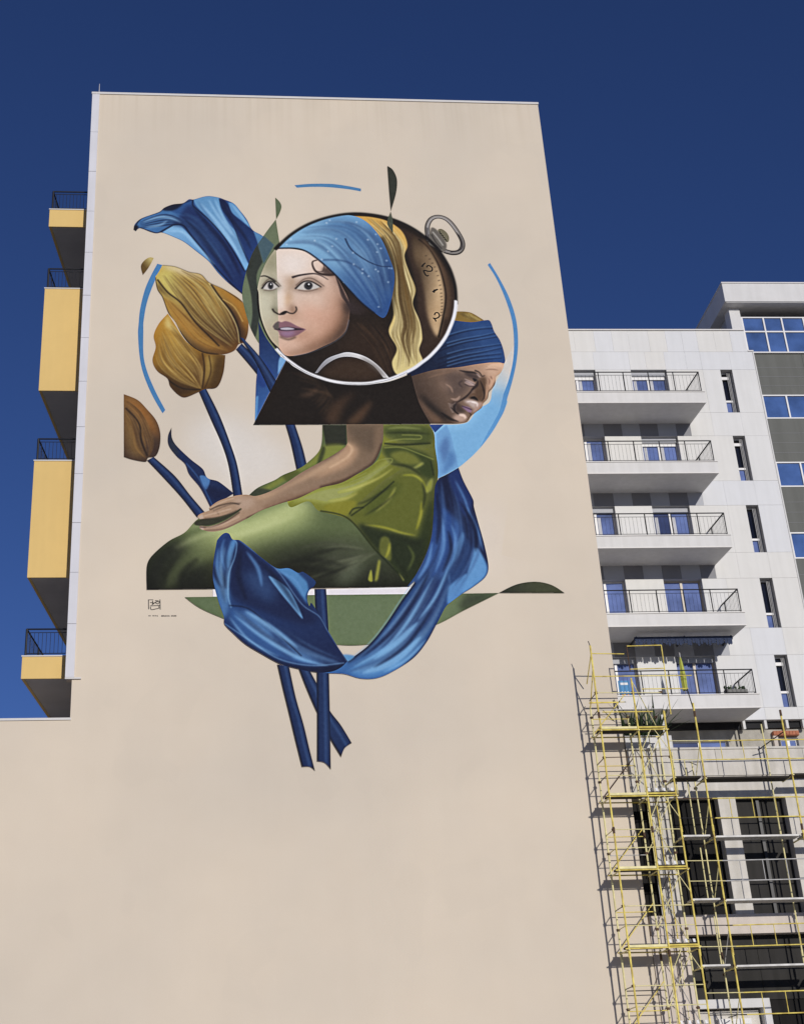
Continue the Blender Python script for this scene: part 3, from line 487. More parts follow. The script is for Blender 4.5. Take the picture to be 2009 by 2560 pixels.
('fill',[(463,353),(518,352),(529,392),(504,416),(462,408)],(234,222,212),0.8,16,'face',None),
('fill',[(541,486),(576,481),(589,508),(569,527),(540,514)],(228,206,188),0.8,16,'face',None),
('fill',[(513,521),(559,527),(587,554),(548,578),(512,565)],(214,166,142),0.6,18,'face',None),
('fill',[(485,426),(500,426),(492,454),(483,482),(490,501),(475,496),(476,464)],(150,118,86),0.75,8,'face',None),
('fill',[(464,487),(481,487),(482,512),(474,531),(463,513)],(204,168,130),0.7,8,'face',None),
('fill',[(486,514),(499,528),(497,547),(482,549),(478,533)],(140,108,86),0.75,6,'face',None),
('fill',[(449,550),(501,546),(512,560),(485,570),(454,565)],(178,138,112),0.6,10,'face',None),
('fill',[(561,486),(610,485),(623,543),(595,600),(567,589),(588,543)],(176,132,108),0.4,16,'face',None),
('fill',[(464,629),(498,637),(517,655),(486,669),(460,656)],(222,188,166),0.6,12,'face',None),
('fill',[(488,610),(522,601),(537,619),(498,633)],(168,124,100),0.5,10,'face',None),
('fill',[(460,478),(468,478),(465,524),(457,536)],(240,226,212),0.6,4,'face',None),
('fill',[(465,422),(487,426),(484,445),(472,454),(461,440)],(190,160,136),0.5,9,'face',None),
('fill',[(392,329,1),(448,328,1),(448,660,1),(387,661,1)],(168,166,134),0.62,0,'face','gl'),
('fill',[(416,358),(448,332),(447,408),(427,408),(407,408)],(118,116,84),0.55,14,'gl',None),
('fill',[(398,488),(418,478),(430,534),(416,580),(401,546)],(206,204,178),0.7,12,'gl',None),
('fill',[(432,522),(447,531),(449,552),(436,540)],(96,96,74),0.8,6,'gl',None),
('fill',[(445,478),(449,487),(448,529),(440,520)],(120,120,96),0.6,6,'gl',None),
('fill',[(447,441),(454,429),(458,510),(450,533),(449,487)],(240,232,222),0.6,5,'face',None),
('fill',[(490,467),(513,433),(547,425),(577,459),(552,476),(518,478)],(120,96,80),0.55,6,'face',None),
('fill',[(498,465,1),(519,444),(541,441),(567,458,1),(549,466),(522,469)],(196,190,182),1,0.8,None,None),
('fill',[(546,454),(544,460),(541,465),(536,468),(531,468),(526,465),(523,461),(522,455),(524,449),(527,444),(532,442),(537,442),(542,444),(545,449)],(52,50,54),1,0.5,None,None),
('fill',[(539,454),(538,458),(535,460),(532,460),(530,458),(529,455),(530,451),(533,449),(536,449),(538,451)],(12,12,16),1.0,0,None,None),
('fill',[(538,450),(537,452),(536,453),(534,452),(533,450),(534,448),(536,447),(537,448)],(236,236,236),1.0,0,None,None),
('stroke',[(497,466),(519,443),(541,440),(570,459)],(34,26,26),4.5,3,1.0,0.5,None),
('stroke',[(499,455),(523,433),(547,431),(578,456)],(90,70,60),2.5,None,0.8,0.8,None),
('stroke',[(505,470),(532,473),(560,465)],(110,90,80),2.5,None,0.8,0.8,None),
('fill',[(401,468),(416,436),(438,428),(458,460),(442,477),(419,478)],(110,108,88),0.55,6,'face',None),
('fill',[(406,466,1),(420,446),(434,444),(451,459,1),(440,468),(422,470)],(196,190,182),1,0.8,None,None),
('fill',[(437,456),(436,462),(434,466),(431,468),(428,468),(425,466),(423,462),(422,456),(423,451),(425,446),(428,444),(432,444),(434,446),(436,451)],(52,50,54),1,0.5,None,None),
('fill',[(433,456),(432,460),(430,462),(428,462),(427,460),(426,456),(427,453),(429,451),(431,451),(432,453)],(12,12,16),1.0,0,None,None),
('fill',[(432,452),(432,454),(430,454),(429,454),(429,452),(429,450),(431,449),(432,450)],(236,236,236),1.0,0,None,None),
('stroke',[(405,467),(420,445),(434,442),(453,460)],(34,26,26),4.5,3,1.0,0.5,None),
('stroke',[(406,457),(422,436),(438,434),(458,458)],(90,70,60),2.5,None,0.8,0.8,None),
('stroke',[(410,471),(428,473),(446,466)],(110,90,80),2.5,None,0.8,0.8,None),
('stroke',[(489,428),(512,420),(550,414),(571,421),(590,434)],(58,46,46),7,1.5,1.0,0.8,None),
('stroke',[(402,426),(415,424),(430,432),(443,444)],(48,44,38),3,6,1.0,0.8,None),
('stroke',[(433,532),(438,542),(453,551),(460,547),(470,541),(480,546),(491,546),(499,535),(497,524)],(44,34,30),4.5,3,0.95,0.9,None),
('fill',[(453,548),(462,552),(474,542),(466,539)],(26,20,20),0.9,1.5,None,None),
('fill',[(433,590,1),(440,579),(448,573),(457,576),(466,572),(481,576),(500,588),(523,598,1),(511,608),(495,619),(472,626),(453,620),(448,606),(438,598)],(132,92,104),0.9,1.2,None,None),
('fill',[(436,598),(452,594),(473,591),(496,594),(518,598),(497,601),(469,604),(452,602)],(52,34,48),1,0.8,None,None),
('fill',[(453,595),(473,592),(492,596),(488,599),(469,601),(454,599)],(196,188,196),0.95,0.6,None,None),
('fill',[(453,607),(472,606),(492,604),(487,615),(472,620),(457,615)],(158,124,156),0.85,4,None,None),
('stroke',[(451,622),(474,631),(495,622)],(84,62,54),6,None,0.7,2.5,None),
('fill',[(433,590,1),(440,579),(450,573,1),(449,600,1),(438,598)],(92,88,80),0.85,0.5,None,None),
('stroke',[(486,684),(526,674),(566,656),(604,633),(630,606),(642,565)],(112,118,140),2,None,0.7,0.8,None),
('stroke',[(610,415),(619,452),(627,492),(651,512)],(62,48,46),4,1.2,0.6,0.8,'disc2'),
('stroke',[(613,422),(621,458),(629,495),(653,514)],(62,48,46),4,1.2,0.6,0.8,'disc2'),
('stroke',[(615,429),(623,464),(632,499),(655,517)],(62,48,46),4,1.2,0.6,0.8,'disc2'),
('stroke',[(618,436),(625,470),(634,503),(657,519)],(62,48,46),4,1.2,0.6,0.8,'disc2'),
('stroke',[(620,443),(627,476),(637,506),(658,521)],(62,48,46),4,1.2,0.6,0.8,'disc2'),
('stroke',[(623,450),(629,482),(640,510),(660,524)],(62,48,46),4,1.2,0.6,0.8,'disc2'),
('stroke',[(625,457),(631,488),(642,514),(662,526)],(62,48,46),4,1.2,0.6,0.8,'disc2'),
('stroke',[(628,464),(633,494),(645,517),(664,528)],(62,48,46),4,1.2,0.6,0.8,'disc2'),
('stroke',[(630,471),(635,500),(647,521),(666,530)],(62,48,46),4,1.2,0.6,0.8,'disc2'),
('stroke',[(632,478),(637,506),(650,525),(668,533)],(62,48,46),4,1.2,0.6,0.8,'disc2'),
('stroke',[(635,485),(639,512),(652,528),(670,535)],(62,48,46),4,1.2,0.6,0.8,'disc2'),
('stroke',[(637,492),(642,518),(655,532),(671,537)],(62,48,46),4,1.2,0.6,0.8,'disc2'),
('stroke',[(640,498),(644,524),(657,536),(673,540)],(62,48,46),4,1.2,0.6,0.8,'disc2'),
('stroke',[(642,505),(646,530),(660,539),(675,542)],(62,48,46),4,1.2,0.6,0.8,'disc2'),
('stroke',[(644,512),(648,536),(662,543),(677,544)],(62,48,46),4,1.2,0.6,0.8,'disc2'),
('stroke',[(647,519),(650,542),(665,547),(679,546)],(62,48,46),4,1.2,0.6,0.8,'disc2'),
('fill',[(614,419),(649,473),(695,535),(667,547),(636,540),(630,508),(642,498),(626,457)],(54,42,42),0.75,8,'disc2',None),
('stroke',[(562,368),(549,373),(548,387),(556,406),(571,415),(593,417),(608,415)],(60,44,40),3,9,1.0,0.8,None),
('stroke',[(556,406),(575,406),(580,384),(571,370)],(70,52,48),4,3,0.7,1,None),
('fill',[(576,396),(590,391),(610,415),(592,420),(575,413)],(66,50,46),0.85,4,'disc2',None),
('fill',[(446,329,1),(486,278),(543,237),(609,214),(670,213),(711,238),(746,293),(767,363),(776,413),(768,474),(750,539),(736,558),(714,542),(679,508),(645,462),(606,410),(566,367),(530,337),(498,328)],((541,289,(122,176,214)),(743,507,(40,80,140))),1,0,'disc2','scarf'),
('fill',[(590,225),(665,229),(717,297),(696,342),(643,298),(607,276)],(64,116,172),0.7,14,'scarf',None),
('fill',[(640,354),(693,409),(736,474),(741,539),(697,508),(655,443)],(40,82,146),0.8,14,'scarf',None),
('fill',[(710,251),(760,363),(770,441),(732,464),(723,364)],(30,58,110),0.75,14,'scarf',None),
('fill',[(466,318),(541,300),(604,344),(638,399),(602,388),(549,339)],(128,182,218),0.8,12,'scarf',None),
('flow',[(462,318),(554,317),(629,399),(723,540)],[(557,237),(674,235),(744,319),(762,496)],105,(28,58,112),(150,200,230),8,0.32,'scarf',1.8),
('stroke',[(643,292),(660,332),(704,370),(740,386),(768,386)],(20,40,80),5,2,0.8,1.5,'scarf'),
('stroke',[(575,367),(640,371),(693,409),(726,474),(732,539)],(24,48,96),5,2,0.6,2,'scarf'),
('stroke',[(446,330),(498,329),(530,338),(566,368),(606,412),(645,464),(679,509),(714,544)],(16,22,44),5,None,0.85,1.2,'disc2'),
('fill',[(632,446),(631,448),(629,450),(626,448),(626,446),(626,444),(629,443),(631,444)],(190,212,230),0.5,0.6,'scarf',None),
('fill',[(591,448),(590,451),(588,452),(585,451),(584,448),(586,446),(588,445),(590,446)],(190,212,230),0.5,0.6,'scarf',None),
('fill',[(605,230),(604,232),(602,233),(600,232),(599,230),(600,228),(602,226),(604,228)],(190,212,230),0.5,0.6,'scarf',None),
('fill',[(633,444),(632,446),(629,447),(627,446),(626,444),(627,442),(630,441),(632,442)],(190,212,230),0.5,0.6,'scarf',None),
('fill',[(765,392),(764,394),(762,395),(760,394),(759,392),(760,390),(762,389),(764,390)],(190,212,230),0.5,0.6,'scarf',None),
('fill',[(529,495),(528,497),(526,498),(524,498),(523,495),(524,493),(526,492),(528,493)],(190,212,230),0.5,0.6,'scarf',None),
('fill',[(746,325),(745,327),(742,328),(740,327),(739,325),(740,322),(743,322),(745,322)],(190,212,230),0.5,0.6,'scarf',None),
('fill',[(485,468),(484,470),(482,472),(480,470),(479,468),(480,466),(482,465),(484,466)],(190,212,230),0.5,0.6,'scarf',None),
('fill',[(729,522),(728,524),(726,525),(723,524),(722,522),(724,520),(726,519),(728,520)],(190,212,230),0.5,0.6,'scarf',None),
('fill',[(467,383),(466,385),(464,386),(461,385),(460,383),(461,381),(464,380),(466,381)],(190,212,230),0.5,0.6,'scarf',None),
('fill',[(712,226),(711,228),(709,230),(707,229),(706,226),(707,224),(709,223),(712,224)],(190,212,230),0.5,0.6,'scarf',None),
('fill',[(524,230),(523,232),(521,233),(519,232),(518,230),(519,227),(521,226),(523,227)],(190,212,230),0.5,0.6,'scarf',None),
('fill',[(509,456),(508,458),(506,459),(504,458),(503,456),(504,453),(506,452),(508,453)],(190,212,230),0.5,0.6,'scarf',None),
('fill',[(711,296),(710,298),(707,299),(705,298),(704,296),(705,293),(708,292),(710,293)],(190,212,230),0.5,0.6,'scarf',None),
('fill',[(620,464),(619,466),(617,467),(615,466),(614,464),(615,462),(617,461),(620,462)],(190,212,230),0.5,0.6,'scarf',None),
('fill',[(734,276),(733,279),(731,280),(729,279),(728,276),(729,274),(731,273),(734,274)],(190,212,230),0.5,0.6,'scarf',None),
('fill',[(533,388),(532,391),(530,392),(527,391),(526,389),(527,386),(530,385),(532,386)],(190,212,230),0.5,0.6,'scarf',None),
('fill',[(555,390),(554,393),(552,394),(549,393),(549,390),(550,388),(552,387),(554,388)],(190,212,230),0.5,0.6,'scarf',None),
('fill',[(666,381),(666,383),(663,384),(661,383),(660,381),(661,378),(664,377),(666,378)],(190,212,230),0.5,0.6,'scarf',None),
('fill',[(492,462),(491,465),(488,466),(486,465),(485,462),(486,460),(489,459),(491,460)],(190,212,230),0.5,0.6,'scarf',None),
('fill',[(642,502),(641,504),(638,505),(636,504),(635,502),(636,499),(639,498),(641,499)],(190,212,230),0.5,0.6,'scarf',None),
('fill',[(480,316),(479,319),(477,320),(475,319),(474,316),(475,314),(477,313),(480,314)],(190,212,230),0.5,0.6,'scarf',None),
('fill',[(529,376),(528,378),(525,379),(523,378),(522,376),(523,373),(526,372),(528,373)],(190,212,230),0.5,0.6,'scarf',None),
('fill',[(619,517),(618,519),(616,520),(614,519),(613,517),(614,515),(616,514),(618,515)],(190,212,230),0.5,0.6,'scarf',None),
('fill',[(760,439),(759,442),(757,443),(755,442),(754,439),(755,437),(757,436),(760,437)],(190,212,230),0.5,0.6,'scarf',None),
('fill',[(734,404),(733,406),(731,407),(729,406),(728,404),(729,401),(731,400),(733,401)],(190,212,230),0.5,0.6,'scarf',None),
('fill',[(559,387),(558,389),(556,390),(554,389),(553,387),(554,385),(556,384),(558,384)],(190,212,230),0.5,0.6,'scarf',None),
('fill',[(592,477),(592,479),(589,480),(587,480),(586,477),(587,475),(589,474),(592,475)],(190,212,230),0.5,0.6,'scarf',None),
('fill',[(690,398),(689,400),(687,401),(685,400),(684,398),(685,395),(687,394),(690,395)],(190,212,230),0.5,0.6,'scarf',None),
('fill',[(737,310),(736,312),(734,314),(732,313),(731,310),(732,308),(734,307),(736,308)],(190,212,230),0.5,0.6,'scarf',None),
('fill',[(666,342),(665,344),(663,345),(661,344),(660,342),(661,339),(663,338),(666,339)],(190,212,230),0.5,0.6,'scarf',None),
('fill',[(548,521),(547,524),(545,524),(542,524),(542,521),(543,519),(545,518),(547,519)],(190,212,230),0.5,0.6,'scarf',None),
('fill',[(734,338),(733,340),(731,341),(729,340),(728,338),(729,336),(731,335),(734,336)],(190,212,230),0.5,0.6,'scarf',None),
('fill',[(541,366),(540,368),(538,369),(536,368),(535,366),(536,363),(538,362),(540,363)],(190,212,230),0.5,0.6,'scarf',None),
('fill',[(473,468),(472,471),(470,472),(468,471),(467,468),(468,466),(470,465),(472,466)],(190,212,230),0.5,0.6,'scarf',None),
('fill',[(609,320),(608,322),(605,323),(603,322),(602,320),(603,318),(606,317),(608,318)],(190,212,230),0.5,0.6,'scarf',None),
('fill',[(690,410),(688,412),(686,414),(684,413),(683,410),(684,408),(686,407),(689,408)],(190,212,230),0.5,0.6,'scarf',None),
('fill',[(760,366),(759,369),(756,370),(754,369),(753,366),(754,364),(757,363),(759,364)],(190,212,230),0.5,0.6,'scarf',None),
('fill',[(579,491),(578,493),(576,494),(574,493),(573,491),(574,489),(576,488),(578,489)],(190,212,230),0.5,0.6,'scarf',None),
('fill',[(630,472),(629,474),(627,475),(625,474),(624,472),(625,469),(627,468),(629,469)],(190,212,230),0.5,0.6,'scarf',None),
('fill',[(596,240),(595,242),(593,243),(590,242),(589,240),(590,237),(593,236),(595,237)],(190,212,230),0.5,0.6,'scarf',None),
('fill',[(546,238),(545,240),(543,241),(541,240),(540,238),(541,235),(543,234),(546,235)],(190,212,230),0.5,0.6,'scarf',None),
('fill',[(575,519),(574,521),(572,522),(570,521),(569,519),(570,516),(572,515),(574,516)],(190,212,230),0.5,0.6,'scarf',None),
('fill',[(498,416),(497,418),(495,419),(493,418),(492,416),(493,413),(495,412),(498,413)],(190,212,230),0.5,0.6,'scarf',None),
('fill',[(731,253),(730,255),(728,256),(726,255),(725,253),(726,250),(728,249),(730,250)],(190,212,230),0.5,0.6,'scarf',None),
('fill',[(772,393),(771,395),(769,396),(766,395),(766,393),(767,390),(769,389),(771,390)],(190,212,230),0.5,0.6,'scarf',None),
('fill',[(706,420),(705,422),(703,424),(701,423),(700,420),(701,418),(703,417),(706,418)],(190,212,230),0.5,0.6,'scarf',None),
('fill',[(495,527),(494,529),(492,530),(489,529),(488,527),(490,525),(492,524),(494,525)],(190,212,230),0.5,0.6,'scarf',None),
('fill',[(466,502),(465,505),(463,506),(461,505),(460,502),(461,500),(463,499),(465,500)],(190,212,230),0.5,0.6,'scarf',None),
('fill',[(560,301),(559,304),(557,305),(554,304),(554,302),(554,299),(557,298),(559,299)],(190,212,230),0.5,0.6,'scarf',None),
('fill',[(621,294),(620,297),(618,298),(616,297),(615,294),(616,292),(618,291),(620,292)],(190,212,230),0.5,0.6,'scarf',None),
('fill',[(681,234),(680,237),(678,238),(676,237),(675,234),(676,232),(678,231),(681,232)],(190,212,230),0.5,0.6,'scarf',None),
('fill',[(729,228),(728,230),(725,231),(723,230),(722,228),(723,225),(726,224),(728,225)],(190,212,230),0.5,0.6,'scarf',None),
('fill',[(727,397),(726,399),(724,400),(722,400),(721,397),(722,395),(724,394),(726,395)],(190,212,230),0.5,0.6,'scarf',None),
('fill',[(596,337),(595,340),(593,341),(591,340),(590,338),(591,335),(593,334),(595,335)],(190,212,230),0.5,0.6,'scarf',None),
('fill',[(489,526),(488,528),(485,529),(483,528),(482,526),(483,524),(486,523),(488,524)],(190,212,230),0.5,0.6,'scarf',None),
('fill',[(775,325),(774,327),(771,328),(769,327),(768,325),(769,322),(772,321),(774,322)],(190,212,230),0.5,0.6,'scarf',None),
('fill',[(493,297),(492,300),(490,301),(487,300),(486,298),(488,295),(490,294),(492,295)],(190,212,230),0.5,0.6,'scarf',None),
('fill',[(578,365),(577,368),(574,369),(572,368),(571,365),(572,363),(575,362),(577,363)],(190,212,230),0.5,0.6,'scarf',None),
('fill',[(759,269),(758,272),(755,273),(753,272),(752,269),(753,267),(756,266),(758,267)],(190,212,230),0.5,0.6,'scarf',None),
('fill',[(542,737,1),(572,695),(609,676),(638,670),(680,683),(714,711),(742,750,1),(726,749,1),(698,710),(655,687),(614,686),(578,706),(550,736,1)],((563,710,(150,150,156)),(653,673,(214,212,210))),1,0,None,None),
('fill',[(671,683),(714,713),(734,749),(695,719)],(120,116,116),0.6,4,None,None),
('fill',[(553,738),(616,699),(678,703),(720,749),(658,760),(588,756)],(66,48,34),0.8,10,'disc2',None),
('stroke',[(882,296),(879,264),(882,239),(894,218),(913,210),(934,216),(950,233),(966,263),(977,295),(975,318),(963,333),(944,336),(923,330)],(58,54,54),15,None,1.0,0,None),
('stroke',[(882,296),(879,264),(882,239),(894,218),(913,210),(934,216),(950,233),(966,263),(977,295),(975,318),(963,333),(944,336),(923,330)],(150,144,138),8,None,0.9,1,None),
('stroke',[(882,274),(883,243),(895,220),(913,213),(932,218),(948,235),(964,265)],(186,182,180),3,None,0.8,1,None),
('stroke',[(967,272),(975,295),(974,318),(961,329),(940,333)],(34,30,32),4,None,0.8,1,None),
('stroke',[(880,250),(879,269),(882,294)],(36,34,38),4,None,0.7,1,None),
('fill',[(910,257),(921,254),(934,266),(940,284),(935,300),(922,291),(912,273)],(116,110,88),1.0,0,None,None),
('stroke',[(914,261),(916,272)],(28,26,22),2.4,None,1.0,0,None),
('stroke',[(918,268),(920,278)],(28,26,22),2.4,None,1.0,0,None),
('stroke',[(922,275),(924,285)],(28,26,22),2.4,None,1.0,0,None),
('stroke',[(926,282),(928,292)],(28,26,22),2.4,None,1.0,0,None),
('stroke',[(930,289),(932,299)],(28,26,22),2.4,None,1.0,0,None),
('fill',[(891,250),(904,254),(918,277),(931,305),(927,328),(917,335),(905,324),(890,315),(880,304),(883,283)],(104,98,90),1,0.5,None,None),
('stroke',[(894,264),(908,287),(921,312)],(190,186,176),4,None,0.7,1.5,None),
('stroke',[(890,273),(901,301),(916,323)],(50,46,44),4,None,0.7,1.5,None),
('fill',[(468,694,1),(488,718),(553,751),(614,767),(666,770),(737,762),(801,736,1),(817,825),(844,891,1),(375,896,1)],(30,22,17),1,0,None,'bod'),
('flow',[(474,721),(561,771),(524,812)],[(494,787),(586,811),(557,881)],40,(14,11,9),(84,62,44),7,0.5,'bod',2),
('fill',[(565,881),(585,831),(648,796),(620,831),(595,891)],(84,60,42),0.7,8,'bod',None),
('fill',[(621,891),(644,861),(690,821),(680,851),(652,891)],(92,66,46),0.8,6,'bod',None),
('fill',[(498,807),(534,792),(556,771),(533,807)],(96,72,54),0.7,5,'bod',None),
('stroke',[(444,334),(464,309),(485,286),(509,265),(535,247),(563,232),(592,220),(622,211),(653,205),(684,203),(714,205),(745,210),(774,218),(802,230),(828,245),(852,263),(874,284),(893,307),(910,332),(923,359),(934,388),(941,418),(945,448),(945,479),(943,509)],(22,18,20),11,9,1.0,0.3,None),
('stroke',[(943,497),(940,521),(935,544),(928,566),(919,588),(909,610),(897,630),(883,650),(868,668),(852,685),(834,700),(816,715),(797,727),(776,738),(756,748),(734,756),(712,761),(690,766),(668,768),(646,768),(624,767),(602,764),(580,759),(560,752),(540,744),(520,734),(502,722),(485,708),(469,694),(454,678),(440,660)],(222,222,226),10,9,1.0,0.3,None),
('fill',[(107,1361,1),(106,1298),(118,1270),(159,1230),(199,1206),(234,1167),(284,1150),(357,1106,1),(384,1080),(428,1058),(450,1043),(490,1025),(513,1008),(549,965),(557,895,1),(840,892,1),(851,920),(851,962),(854,1026),(847,1077),(833,1160),(822,1222),(803,1274),(775,1326),(756,1357,1),(632,1358)],((319,1189,(92,106,62)),(318,1361,(30,32,22))),1,0,None,'dress'),
('fill',[(107,1361),(106,1298),(126,1262),(178,1228),(206,1247),(155,1296),(142,1361)],(26,28,22),0.9,14,'dress',None),
('fill',[(206,1228),(284,1201),(376,1162),(484,1114),(527,1134),(496,1189),(389,1232),(304,1251),(234,1251)],(172,184,112),0.9,22,'dress',None),
('fill',[(255,1212),(354,1177),(492,1118),(512,1134),(390,1193),(305,1220)],(204,212,140),0.75,14,'dress',None),
('fill',[(152,1357),(169,1312),(220,1266),(283,1240),(262,1278),(200,1312),(162,1361)],(112,124,72),0.8,12,'dress',None),
('fill',[(416,1286),(495,1252),(601,1260),(637,1298),(596,1363),(456,1363)],(34,36,26),0.85,24,'dress',None),
('fill',[(577,1325),(614,1283),(650,1275),(626,1329),(583,1351)],(112,122,92),0.7,14,'dress',None),
('fill',[(186,1316),(234,1297),(262,1320),(235,1359),(186,1359)],(24,26,20),0.8,18,'dress',None),
('fill',[(538,1261),(613,1225),(678,1258),(629,1282),(558,1321)],(84,90,66),0.55,18,'dress',None),
('flow',[(484,1241),(576,1225),(681,1258)],[(498,1360),(590,1321),(681,1262)],40,(24,26,18),(140,146,110),6,0.4,'dress',2),
('fill',[(718,892,1),(840,892,1),(852,920),(851,962),(854,1026),(847,1077),(833,1160),(822,1222),(803,1274),(769,1334),(744,1343),(713,1290),(674,1254),(615,1173),(538,1146),(513,1119),(468,1136),(458,1115,1),(544,1078),(621,1052),(691,1006),(713,950)],((581,1094,(160,160,62)),(773,1322,(32,46,22))),1,0,'dress','sat'),
('fill',[(469,1119),(544,1084),(639,1061),(730,993),(713,1023),(634,1094),(587,1128),(521,1119)],(208,212,116),0.9,4.8,'sat',None),
('fill',[(620,1160),(694,1094),(758,1035),(810,1052),(822,1094),(795,1214),(747,1214),(652,1189)],(122,128,36),0.95,6.0,'sat',None),
('fill',[(654,1136),(726,1061),(755,1077),(715,1128),(676,1156)],(94,108,30),0.7,7,'sat',None),
('fill',[(720,898),(836,897),(849,932),(824,954),(730,932)],(84,98,40),0.9,6.0,'sat',None),
('fill',[(712,963),(778,962),(837,992),(840,1052),(810,1044),(789,1022),(737,1006)],(52,70,26),0.85,4.8,'sat',None),
('fill',[(730,984),(762,971),(795,984),(809,1010),(759,1010)],(152,154,52),0.9,3.6,'sat',None),
('fill',[(789,1022),(813,1005),(818,1010),(800,1022)],(206,206,96),0.9,2,'sat',None),
('fill',[(815,1094),(824,1065),(838,1052),(832,1086)],(196,198,90),0.85,1.8,'sat',None),
('fill',[(637,1185),(699,1201),(747,1214),(791,1226),(815,1202),(795,1274),(762,1330),(720,1294),(678,1250)],(32,44,24),0.9,4.8,'sat',None),
('fill',[(694,1222),(713,1222),(718,1258),(713,1286),(688,1262)],(132,136,44),0.85,2.4,'sat',None),
('fill',[(550,1136),(588,1119),(636,1119),(616,1152),(594,1160)],(176,168,54),0.8,3.0,'sat',None),
('fill',[(791,1214),(828,1119),(832,1160),(812,1242)],(44,58,24),0.7,4.8,'sat',None),
('stroke',[(721,945),(764,937),(814,936),(815,926),(765,924)],(190,196,86),3,None,0.75,1.2,'sat'),
('stroke',[(716,963),(762,962),(807,980),(844,997)],(190,196,86),3,None,0.75,1.2,'sat'),
('stroke',[(663,1027),(699,1001),(734,995),(729,1010),(690,1035),(620,1065)],(190,196,86),3,None,0.75,1.2,'sat'),
('stroke',[(544,1078),(605,1065),(667,1036)],(190,196,86),3,None,0.75,1.2,'sat'),
('stroke',[(620,1160),(674,1119),(737,1061)],(30,40,18),3.5,None,0.8,1.2,'dress'),
('stroke',[(717,950),(763,954),(840,949)],(30,40,18),3.5,None,0.8,1.2,'dress'),
('stroke',[(542,1146),(612,1167),(678,1256),(750,1341)],(30,40,18),3.5,None,0.8,1.2,'dress'),
('stroke',[(616,1156),(628,1140),(654,1136)],(30,40,18),3.5,None,0.8,1.2,'dress'),
('stroke',[(836,1001),(841,1044)],(30,40,18),3.5,None,0.8,1.2,'dress'),
('fill',[(655,1337),(664,1309),(666,1341)],(176,176,70),0.8,1.5,'dress',None),
('fill',[(671,1341),(684,1282),(689,1286),(679,1337)],(168,166,70),0.85,2,'dress',None),
('fill',[(733,1318),(746,1337),(743,1341)],(176,170,90),0.7,1,'dress',None),
('fill',[(557,895,1),(620,895,1),(618,955,1),(564,960,1)],(44,46,36),0.95,0.5,'dress',None),
('fill',[(555,959),(614,958),(576,996),(520,1021),(490,1037),(428,1078),(377,1102),(428,1060),(513,1011)],(134,140,50),0.85,4,'dress',None),
('fill',[(363,1102),(384,1082),(420,1090),(384,1104)],(60,66,50),0.9,2,'dress',None),
('fill',[(450,1043),(494,1031),(464,1062)],(80,88,36),0.8,3,'dress',None),
('fill',[(538,1013),(555,959),(562,967),(549,1008)],(50,58,34),0.8,2,'dress',None),
('fill',[(705,889),(860,888),(858,1077),(827,1242),(752,1361),(677,1262),(611,1177),(457,1136),(544,1078),(660,1027)],(44,50,22),0.3,2,'sat',None),
('stroke',[(589,1094),(642,1078),(696,1052),(736,1023)],(196,192,104),-6,None,0.7,1.6,'sat'),
('stroke',[(565,1119),(610,1111),(641,1094)],(190,182,96),-5,None,0.7,1.6,'sat'),
('stroke',[(652,1185),(703,1193),(747,1208),(784,1216)],(196,188,84),-5,None,0.7,1.6,'sat'),
('stroke',[(757,1044),(788,1044),(809,1060),(820,1094)],(186,182,80),-6,None,0.7,1.6,'sat'),
('stroke',[(740,1077),(719,1115),(684,1148)],(172,170,70),-7,None,0.7,1.6,'sat'),
('stroke',[(805,1119),(799,1160),(785,1201)],(178,172,70),-7,None,0.7,1.6,'sat'),
('stroke',[(716,1234),(711,1258),(702,1278)],(190,184,80),-6,None,0.7,1.6,'sat'),
('stroke',[(727,906),(766,902),(820,906)],(150,158,80),-6,None,0.7,1.6,'sat'),
('stroke',[(760,1242),(773,1274),(755,1314)],(92,104,44),-7,None,0.7,1.6,'sat'),
('stroke',[(636,1128),(670,1115),(701,1094),(733,1073)],(34,42,20),-6,None,0.65,2,'sat'),
('stroke',[(653,1160),(703,1128),(739,1094)],(34,42,20),-5,None,0.65,2,'sat'),
('stroke',[(809,1060),(814,1102),(804,1144)],(34,42,20),-7,None,0.65,2,'sat'),
('stroke',[(746,1226),(782,1238),(809,1226)],(34,42,20),-9,None,0.65,2,'sat'),
('stroke',[(729,1010),(774,1018),(810,1044)],(34,42,20),-7,None,0.65,2,'sat'),
('stroke',[(719,919),(780,917),(842,921)],(34,42,20),-6,None,0.65,2,'sat'),
('stroke',[(717,950),(778,952),(844,945)],(34,42,20),-6,None,0.65,2,'sat'),
('stroke',[(728,1274),(741,1306),(758,1334)],(34,42,20),-8,None,0.65,2,'sat'),
('stroke',[(143,1228),(220,1189),(319,1158),(427,1126)],(214,220,156),-14,None,0.35,5,'dress'),
('stroke',[(172,1251),(248,1212),(354,1181)],(214,220,156),-14,None,0.35,5,'dress'),
('stroke',[(283,1228),(372,1201),(480,1158)],(214,220,156),-14,None,0.35,5,'dress'),
('stroke',[(423,1298),(511,1282),(599,1298)],(20,22,16),-16,None,0.5,4,'dress'),
('stroke',[(405,1324),(493,1305),(584,1317)],(20,22,16),-16,None,0.5,4,'dress'),
('stroke',[(457,1351),(545,1328),(614,1290)],(20,22,16),-16,None,0.5,4,'dress'),
('stroke',[(186,1266),(155,1312),(145,1357)],(20,22,16),-16,None,0.5,4,'dress'),
('stroke',[(234,1274),(200,1312),(190,1357)],(20,22,16),-16,None,0.5,4,'dress'),
